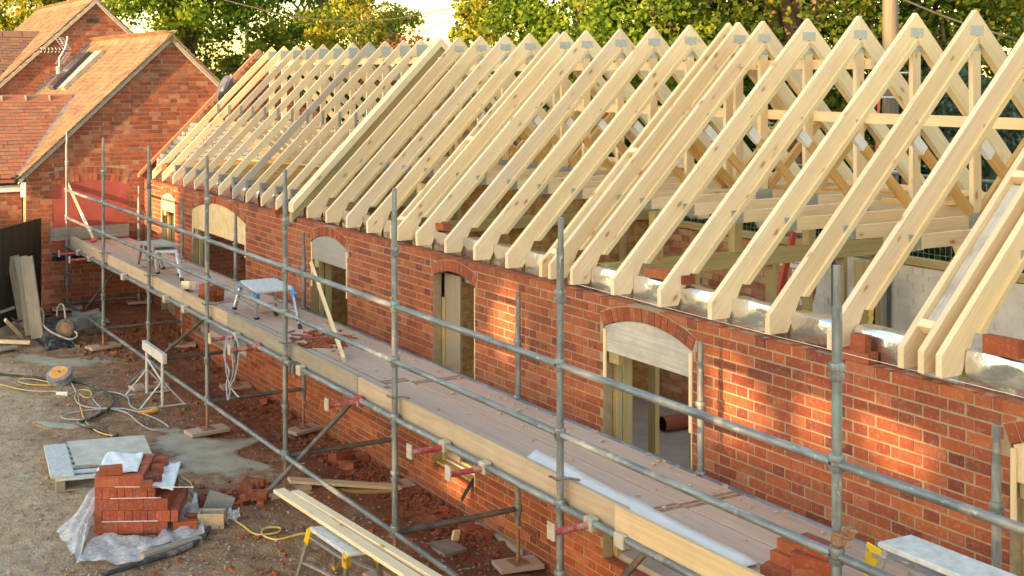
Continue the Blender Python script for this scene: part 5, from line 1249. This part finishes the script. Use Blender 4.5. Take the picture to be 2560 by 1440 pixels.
# cardboard / block shells right of the stack
for c0,lab in (((540,1318),'open brown timber box frame beside the polythene'),((548,1290),'grey board propped behind the open box frame')):
    p=GP(*c0); t=thing('box_frame',lab,'box',p)
    if c0[1]>1300:
        for du,dv,a in ((0,0,0),(.0,.13,0)): lb(t,'side','board',-.16,.08,dv-.06,dv-.04,.0,.14,O=p,U=U,V=Vv)
        lb(t,'end','board',-.16,-.14,-.039,.069,.0,.14,O=p,U=U,V=Vv); lb(t,'end','board',.05,.07,-.039,.069,.0,.14,O=p,U=U,V=Vv)
    else:
        m=MB(); m.beam(p+Vector((-.1,.0,.0)),p+Vector((-.05,.05,.18)),.25,.03,up=(1,-.4,0)); m.build('panel',MT['plygrey'],t)
sheet('polythene_scrap',[GP(565,1315,.02),GP(600,1300,.02),GP(598,1282,.06),GP(570,1285,.06)],MT['poly'],'scrap of polythene by the rubble heap','polythene',10,10,.03,0)
m=MB(); p=GP(440,1170); m.lathe((p.x,p.y,p.z),[(.03,0),(.06,.01),(.07,.03),(.05,.06),(.01,.07)],n=12); tag(m.build('round_stone',MT['concrete'],smooth=True),'rounded grey stone lying in the wet cement','stone')
# ---- planks on the ground and on the yellow footed platform
plank(GP(722,1200,.10),GP(1000,1218,.06),.13,.03,'pine','upper pine plank lying on bricks behind the scaffold standard',name='pine_plank',cat='plank')
plank(GP(725,1232,.03),GP(1005,1225,.03),.12,.03,'pine_orange','lower pine plank lying on the soil behind the scaffold standard',name='pine_plank',cat='plank')
z=.58
F0=[PZ(742,1452,.05),PZ(862,1500,.05),PZ(955,1470,.05),PZ(838,1420,.05)]
step('step_platform','aluminium stepped platform with yellow hinges and feet carrying two pine planks',F0,[PZ(772,1318,z),PZ(868,1384,z),PZ(950,1372,z),PZ(836,1310,z)],z,MT['whitepaint'],cap='yellow',capm='yellow')
def pl2(a,b,w,zz,lab): plank(PZ(a[0],a[1],zz),PZ(b[0],b[1],zz),w,.03,'pine',lab,name='pine_plank',cat='plank')
pl2((697,1226),(1085,1478),.10,.62,'outer pale pine plank resting on the yellow footed platform')
pl2((738,1230),(1120,1462),.075,.625,'inner pale pine plank resting on the yellow footed platform')
# slab and sole plates near the wall
p=[GP(1063,1357,.05),GP(1110,1386,.05),GP(1168,1370,.05),GP(1118,1346,.05)]; m=MB(); m.hexa([q-Vector((0,0,.05)) for q in p]+p); tag(m.build('paving_slab',MT['concrete'],bevel=.005),'square concrete slab lying on the soil near the air brick','slab')
plank(GP(1137,1350,.05),GP(1142,1326,.14),.07,.03,'pine','small pine offcut stuck upright in the soil near the slab',up=(1,0,0))
# ================================================================== BACKGROUND: poles, wires, fence, trees
def at(x,y,t): r=ray(x,y); return Vector((0,0,ZC))+r*t
def polething(x,t,r,h,lab):
    b=at(x,300,t); m=MB(); m.tube([(b.x,b.y,-.1),(b.x,b.y,h)],[r,r*.85],14); tag(m.build('telegraph_pole',MT['pole'],smooth=True),lab,'pole'); return b
P1=polething(2226,15.0,.10,9,'thick timber telegraph pole with a red ladder against it')
polething(1841,26,.08,9,'slim timber pole among the trees behind the trusses'); polething(617,42,.08,10,'distant pole standing in front of the trees beyond the old house')
d=Vector((P1.x,P1.y,0)).normalized()
ladder((P1.x+.18,P1.y-.45,.0),(P1.x+.22,P1.y-.16,ZC+.32),(.75,.66,0),.33,'red ladder leaning on the thick telegraph pole behind the roof',MT['ladder'])
def wire(pts,t,lab,r=.012):
    m=MB(); m.tube(smooth_path([at(x,y,t) for x,y in pts],5),r,5); tag(m.build('overhead_wire',MT['wire'],smooth=True),lab,'wire')
wire([(560,0),(640,20),(720,40),(870,53),(1000,45),(1150,15),(1260,-20)],24,'overhead cable sagging across the sky gap between the trees')
wire([(930,120),(1030,85),(1150,45),(1330,-15)],24,'thin overhead wire rising past the russet shrubs',.008)
wire([(2180,-40),(2290,12),(2400,55),(2540,98),(2620,125)],17,'twin cable running down to the right past the yellow tree',.014)
wire([(440,180),(600,172),(680,170)],27,'faint wire behind the far end of the trusses',.006)
# mesh fence behind
fy=12.0; zt_=PY(2430,450,fy).z; t=thing('mesh_fence','galvanised mesh site fence behind the building with a tubular top rail','fence',(-9,fy,0))
x0,x1=-15.0,-5.0
for k in range(4):
    a=x0+k*2.5; m=MB(); m.tube([(a+.02,fy,zt_),(a+2.48,fy,zt_)],.021,8); m.build('rail',MT['tube'],t,smooth=True)
    for e in (.02,2.48): m=MB(); m.tube([(a+e,fy,-.1),(a+e,fy,zt_)],.021,8); m.build('post',MT['tube'],t,smooth=True)
    m=MB()
    for j in range(1,34): m.tube([(a+j*.0735,fy,0),(a+j*.0735,fy,zt_)],.0025,3,False)
    for j in range(1,10): m.tube([(a,fy,zt_*j/10),(a+2.5,fy,zt_*j/10)],.0025,3,False)
    m.build('mesh_panel',MT['alu'],t)
# ------------------------------------------------------------------ trees
def leafmesh(name,pts,size,mat,parent,rnd,flat=.0):
    n=len(pts); pts=np.asarray(pts); a=RNG.normal(size=(n,3)); a/=np.linalg.norm(a,axis=1)[:,None]; b=RNG.normal(size=(n,3)); b-=a*(a*b).sum(1)[:,None]; b/=np.linalg.norm(b,axis=1)[:,None]
    s=size*RNG.uniform(.6,1.35,n); a=a*s[:,None]*.5; b=b*s[:,None]*.36; o=np.array(org(parent)) if parent is not None else np.zeros(3)
    v=np.stack([pts-a,pts+b*1.0-a*.1,pts+a,pts-b*1.0-a*.1],1).reshape(-1,3)-o
    me=bpy.data.meshes.new(name); me.vertices.add(4*n); me.vertices.foreach_set('co',v.ravel()); me.loops.add(4*n); me.loops.foreach_set('vertex_index',np.arange(4*n,dtype=np.int32))
    me.polygons.add(n); me.polygons.foreach_set('loop_start',np.arange(n,dtype=np.int32)*4); me.polygons.foreach_set('loop_total',np.full(n,4,dtype=np.int32)); me.materials.append(mat)
    at_=me.attributes.new('rnd','FLOAT','POINT'); at_.data.foreach_set('value',np.repeat(rnd,4).astype(np.float32)); me.update(); me.validate()
    ob=bpy.data.objects.new(name,me); C.objects.link(ob)
    if parent is not None: ob.parent=parent; ORG[ob.name]=org(parent)
    return ob
def clumps(c,rad,nc,nl,sig,shell=.55):
    out=[]; rn=[]; c=np.array(c); rad=np.array(rad); cents=[]
    for k in range(nc):
        d=RNG.normal(size=3); d/=np.linalg.norm(d); r=(shell+(1-shell)*RNG.random())*(1+.22*math.sin(d[0]*5+d[2]*4)*1.0); p=c+d*rad*r; cents.append(p)
        q=RNG.normal(size=(nl,3)); q/=np.linalg.norm(q,axis=1)[:,None]; q*=(RNG.random(nl)**.45)[:,None]*sig*RNG.uniform(.6,1.4); q[:,2]*=.75
        out.append(p+q); rn.append(np.clip(RNG.normal(RNG.uniform(.25,.75),.16,nl),0,1))
    return np.concatenate(out),np.concatenate(rn),cents
def tree(lab,px,t,base_r,h,rad,zc_,mat,bark='bark',nc=110,nl=120,sig=.5,leaf=.15,name='tree',cat='tree',lean=0.0,group=None,limbs=9,shell=.45,stem=True):
    b=at(px,300,t); b.z=0; root=thing(name,lab,cat,b,group); c=(b.x+lean,b.y,zc_)
    pts,rn,cents=clumps(c,rad,nc,nl,sig,shell); leafmesh('crown',pts,leaf,MT[mat],root,rn)
    if stem:
        m=MB(); top=Vector((c[0],c[1],zc_+rad[2]*.35)); P=[Vector((b.x,b.y,-.1)),Vector((b.x+.06,b.y,h*.25)),Vector((b.x-.05+lean*.5,b.y+.05,h*.55)),top]
        m.tube(smooth_path(P,4),[base_r*(1-.75*i/12) for i in range(13)],10); tr=m.build('trunk',MT[bark],root,smooth=True); m=MB()
        for k in range(limbs):
            s=random.uniform(.35,.95); p=P[1]+(P[3]-P[1])*s; e=Vector(cents[random.randrange(len(cents))]); mid=(p+e)/2+Vector((0,0,.25+random.uniform(-.2,.4)))
            m.tube(smooth_path([p,mid,e],4),[base_r*.42*(1-.8*i/8) for i in range(9)],6)
        m.build('limb',MT[bark],root,smooth=True)
    return root
tree('broad bright green tree with a thick mossy trunk right behind the old houses',466,33,.22,9,(3.0,2.6,2.3),7.0,'leaf_green',nc=150,nl=240,sig=.55,leaf=.12,limbs=14)
tree('yellowing tree standing behind the taller house on the far left',60,40,.2,9,(3.6,2.6,3.0),6.0,'leaf_yellow',nc=130,nl=220,sig=.55,leaf=.13)
tree('tall green tree with pale limbs behind the slender trusses',800,36,.14,9,(2.7,2.2,2.7),6.0,'leaf_green','bark_pale',nc=95,nl=200,sig=.5,leaf=.11,limbs=16)
tree('golden green tree beside the sky gap behind the slender trusses',905,31,.12,8,(1.6,1.6,2.2),5.2,'leaf_yellow','bark_pale',nc=60,nl=180,sig=.42,leaf=.10,limbs=10)
tree('golden shrub in front of the tall green tree by the old house verge',640,32,.08,6,(1.8,1.4,1.5),4.0,'leaf_yellow',nc=60,nl=120,sig=.42,leaf=.13)
tree('slender pale barked sapling in the sky gap',1152,30,.07,8,(1.0,1.0,1.7),6.6,'leaf_yellow','bark_pale',nc=16,nl=40,sig=.35,leaf=.12,limbs=10)
tree('low russet shrub below the sky gap behind the trusses',1080,24,.03,3.5,(1.7,1.1,.85),3.95,'leaf_red',nc=60,nl=70,sig=.32,leaf=.085,name='shrub',cat='shrub',limbs=18)
tree('sunlit pale yellow shrub next to the russet one behind the trusses',1235,22,.05,4.5,(1.0,1.0,1.35),4.75,'leaf_yellow',nc=40,nl=100,sig=.34,leaf=.11,name='shrub',cat='shrub')
tree('wide oak with yellow lit leaves behind the middle of the trusses',1450,21,.2,8,(2.2,2.0,2.6),5.6,'leaf_green',nc=150,nl=210,sig=.45,leaf=.09,limbs=12)
tree('dense green oak behind the slim timber pole',1680,19.5,.2,8,(1.9,1.8,2.6),5.4,'leaf_green',nc=140,nl=210,sig=.42,leaf=.09,limbs=12)
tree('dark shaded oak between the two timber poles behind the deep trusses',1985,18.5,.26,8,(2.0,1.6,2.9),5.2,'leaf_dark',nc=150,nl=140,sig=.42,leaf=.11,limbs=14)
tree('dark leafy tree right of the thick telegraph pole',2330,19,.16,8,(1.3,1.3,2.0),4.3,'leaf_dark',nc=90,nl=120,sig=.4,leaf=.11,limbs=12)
tree('bright golden tree lit by the low sun past the twin cable',2590,21,.18,9,(2.0,1.7,2.3),6.7,'leaf_yellow',nc=150,nl=140,sig=.45,leaf=.12,limbs=12)
tree('blue green conifer bush behind the mesh fence',2480,15.5,.06,3,(.95,.8,1.25),2.9,'leaf_grey',nc=70,nl=160,sig=.3,leaf=.07,name='shrub',cat='shrub',limbs=3)
# hedges: low dark growth that closes the view under the trees
def hedge(lab,pa,pb,h,depth,n,mat,leaf,dens=1.0,name='hedge'):
    a,b=Vector(pa),Vector(pb); root=thing(name,lab,'hedge',(a+b)/2); pts=[]
    k=RNG.random(n); hh=RNG.random(n)**.8; dd=RNG.normal(size=n)*depth
    nrm=Vector((-(b-a).y,(b-a).x,0)).normalized(); top=h*(.86+.14*np.sin(k*31)+.07*np.sin(k*83))
    p=np.array(a)[None]+k[:,None]*np.array(b-a)[None]+dd[:,None]*np.array(nrm)[None]; p[:,2]=hh*top
    leafmesh('crown',p,leaf,MT[mat],root,np.clip(RNG.normal(.35,.22,n),0,1))
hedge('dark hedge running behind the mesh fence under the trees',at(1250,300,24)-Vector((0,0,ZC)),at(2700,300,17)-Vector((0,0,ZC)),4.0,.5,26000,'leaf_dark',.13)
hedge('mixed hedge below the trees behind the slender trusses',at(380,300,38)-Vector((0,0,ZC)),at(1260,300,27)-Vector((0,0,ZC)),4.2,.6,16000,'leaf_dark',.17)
# ------------------------------------------------------------------ unseen row of trees added to shade the yard; its gaps are aimed to cast sun patches
sd=Vector((SUN.x/-SUN.y,-1.0,SUN.z/-SUN.y)); YT=-27.0
def sunhit(p):           # where a leaf's shadow falls on the front wall plane (X, z)
    k=(p[:,1]-YW)/-1.0; return p[:,0]-k*sd.x*1.0, p[:,2]-k*sd.z
HOLES=[(PY(1268,800,YW),.24,.34),(PY(1600,1030,YW),.10,.2),(PY(1800,985,YW),.16,.30),(PY(1870,1020,YW),.12,.22),(PY(2035,1060,YW),.20,.17),(PY(2190,1090,YW),.17,.14),(PY(1150,1200,YW),.16,.22),(PY(1600,960,YW),.06,.3),(PY(2490,1290,DS),.3,.12),(PY(1330,1130,YW),.25,.10),(PY(1000,1000,YW),.4,.07),(PY(1700,1300,YW),.5,.08),(PY(2300,1120,YW),.10,.16)]  # leaf gaps cut along the sun so patches of light fall on these points
def shade(lab,x0,x1,h,n,leaf,base_r,seedx):
    root=thing('unseen_shade_tree',lab,'tree',((x0+x1)/2,YT,0),'unseen trees added to shade the yard')
    p=np.stack([RNG.uniform(x0,x1,n),RNG.normal(YT,.9,n),RNG.uniform(.2,1,n)**.9*h],1)
    w=(x1-x0)/2; u=(p[:,0]-(x0+x1)/2)/w; keep=p[:,2]<h*(1.01-.03*np.abs(u)**2+.025*np.sin(p[:,0]*3.1)); X,Z_=sunhit(p)
    for c,rx,rz_ in HOLES: keep&=RNG.random(n)>np.exp(-np.clip((((X-c.x)/(rx*1.22))**2+((Z_-c.z)/(rz_*1.22))**2)-.8,0,9)*2.4)
    p=p[keep]; leafmesh('crown',p,leaf,MT['leaf_dark'],root,RNG.random(len(p)))
    m=MB(); m.tube([((x0+x1)/2,YT,-.1),((x0+x1)/2,YT,h*.7)],[base_r,base_r*.5],10); m.build('trunk',MT['bark'],root,smooth=True)
# where the shadow of the tall row ends on the wall
XE=PY(470,600,YW).x+sd.x*(YW-YT)
for k in range(6):
    shade('tall unseen tree added behind the camera to shade the new wall, with gaps aimed for sun patches',XE+k*4.6-.3,XE+(k+1)*4.6+.3,4.77+(8.2-YT)*SUN.z/-SUN.y+.1*math.sin(k*2.1),8000,.42,.25,k)
zr=PX(225,570,XG).z+sd.z*(5.2-YT)
hp=thing('unseen_shade_hedge','unseen hedge added behind the camera to shade the foot of the old gable','hedge',(XE-6,YT,0)); n=20000  # unseen hedge added to shade the old gable foot, height set from its shadow edge
p=np.stack([RNG.uniform(XE-16,XE+.2,n),RNG.normal(YT,.35,n),RNG.random(n)*zr],1); leafmesh('crown',p,.3,MT['leaf_dark'],hp,RNG.random(n))
def yard_clods():
    return random.uniform(-10,900),random.uniform(890,1450),random.choice((.5,.7,1.0,1.3))
scatter(1300,yard_clods,.03,MT['ground'],'yard_crumbs','crumbs of trodden soil strewn over the open yard','soil crumbs')
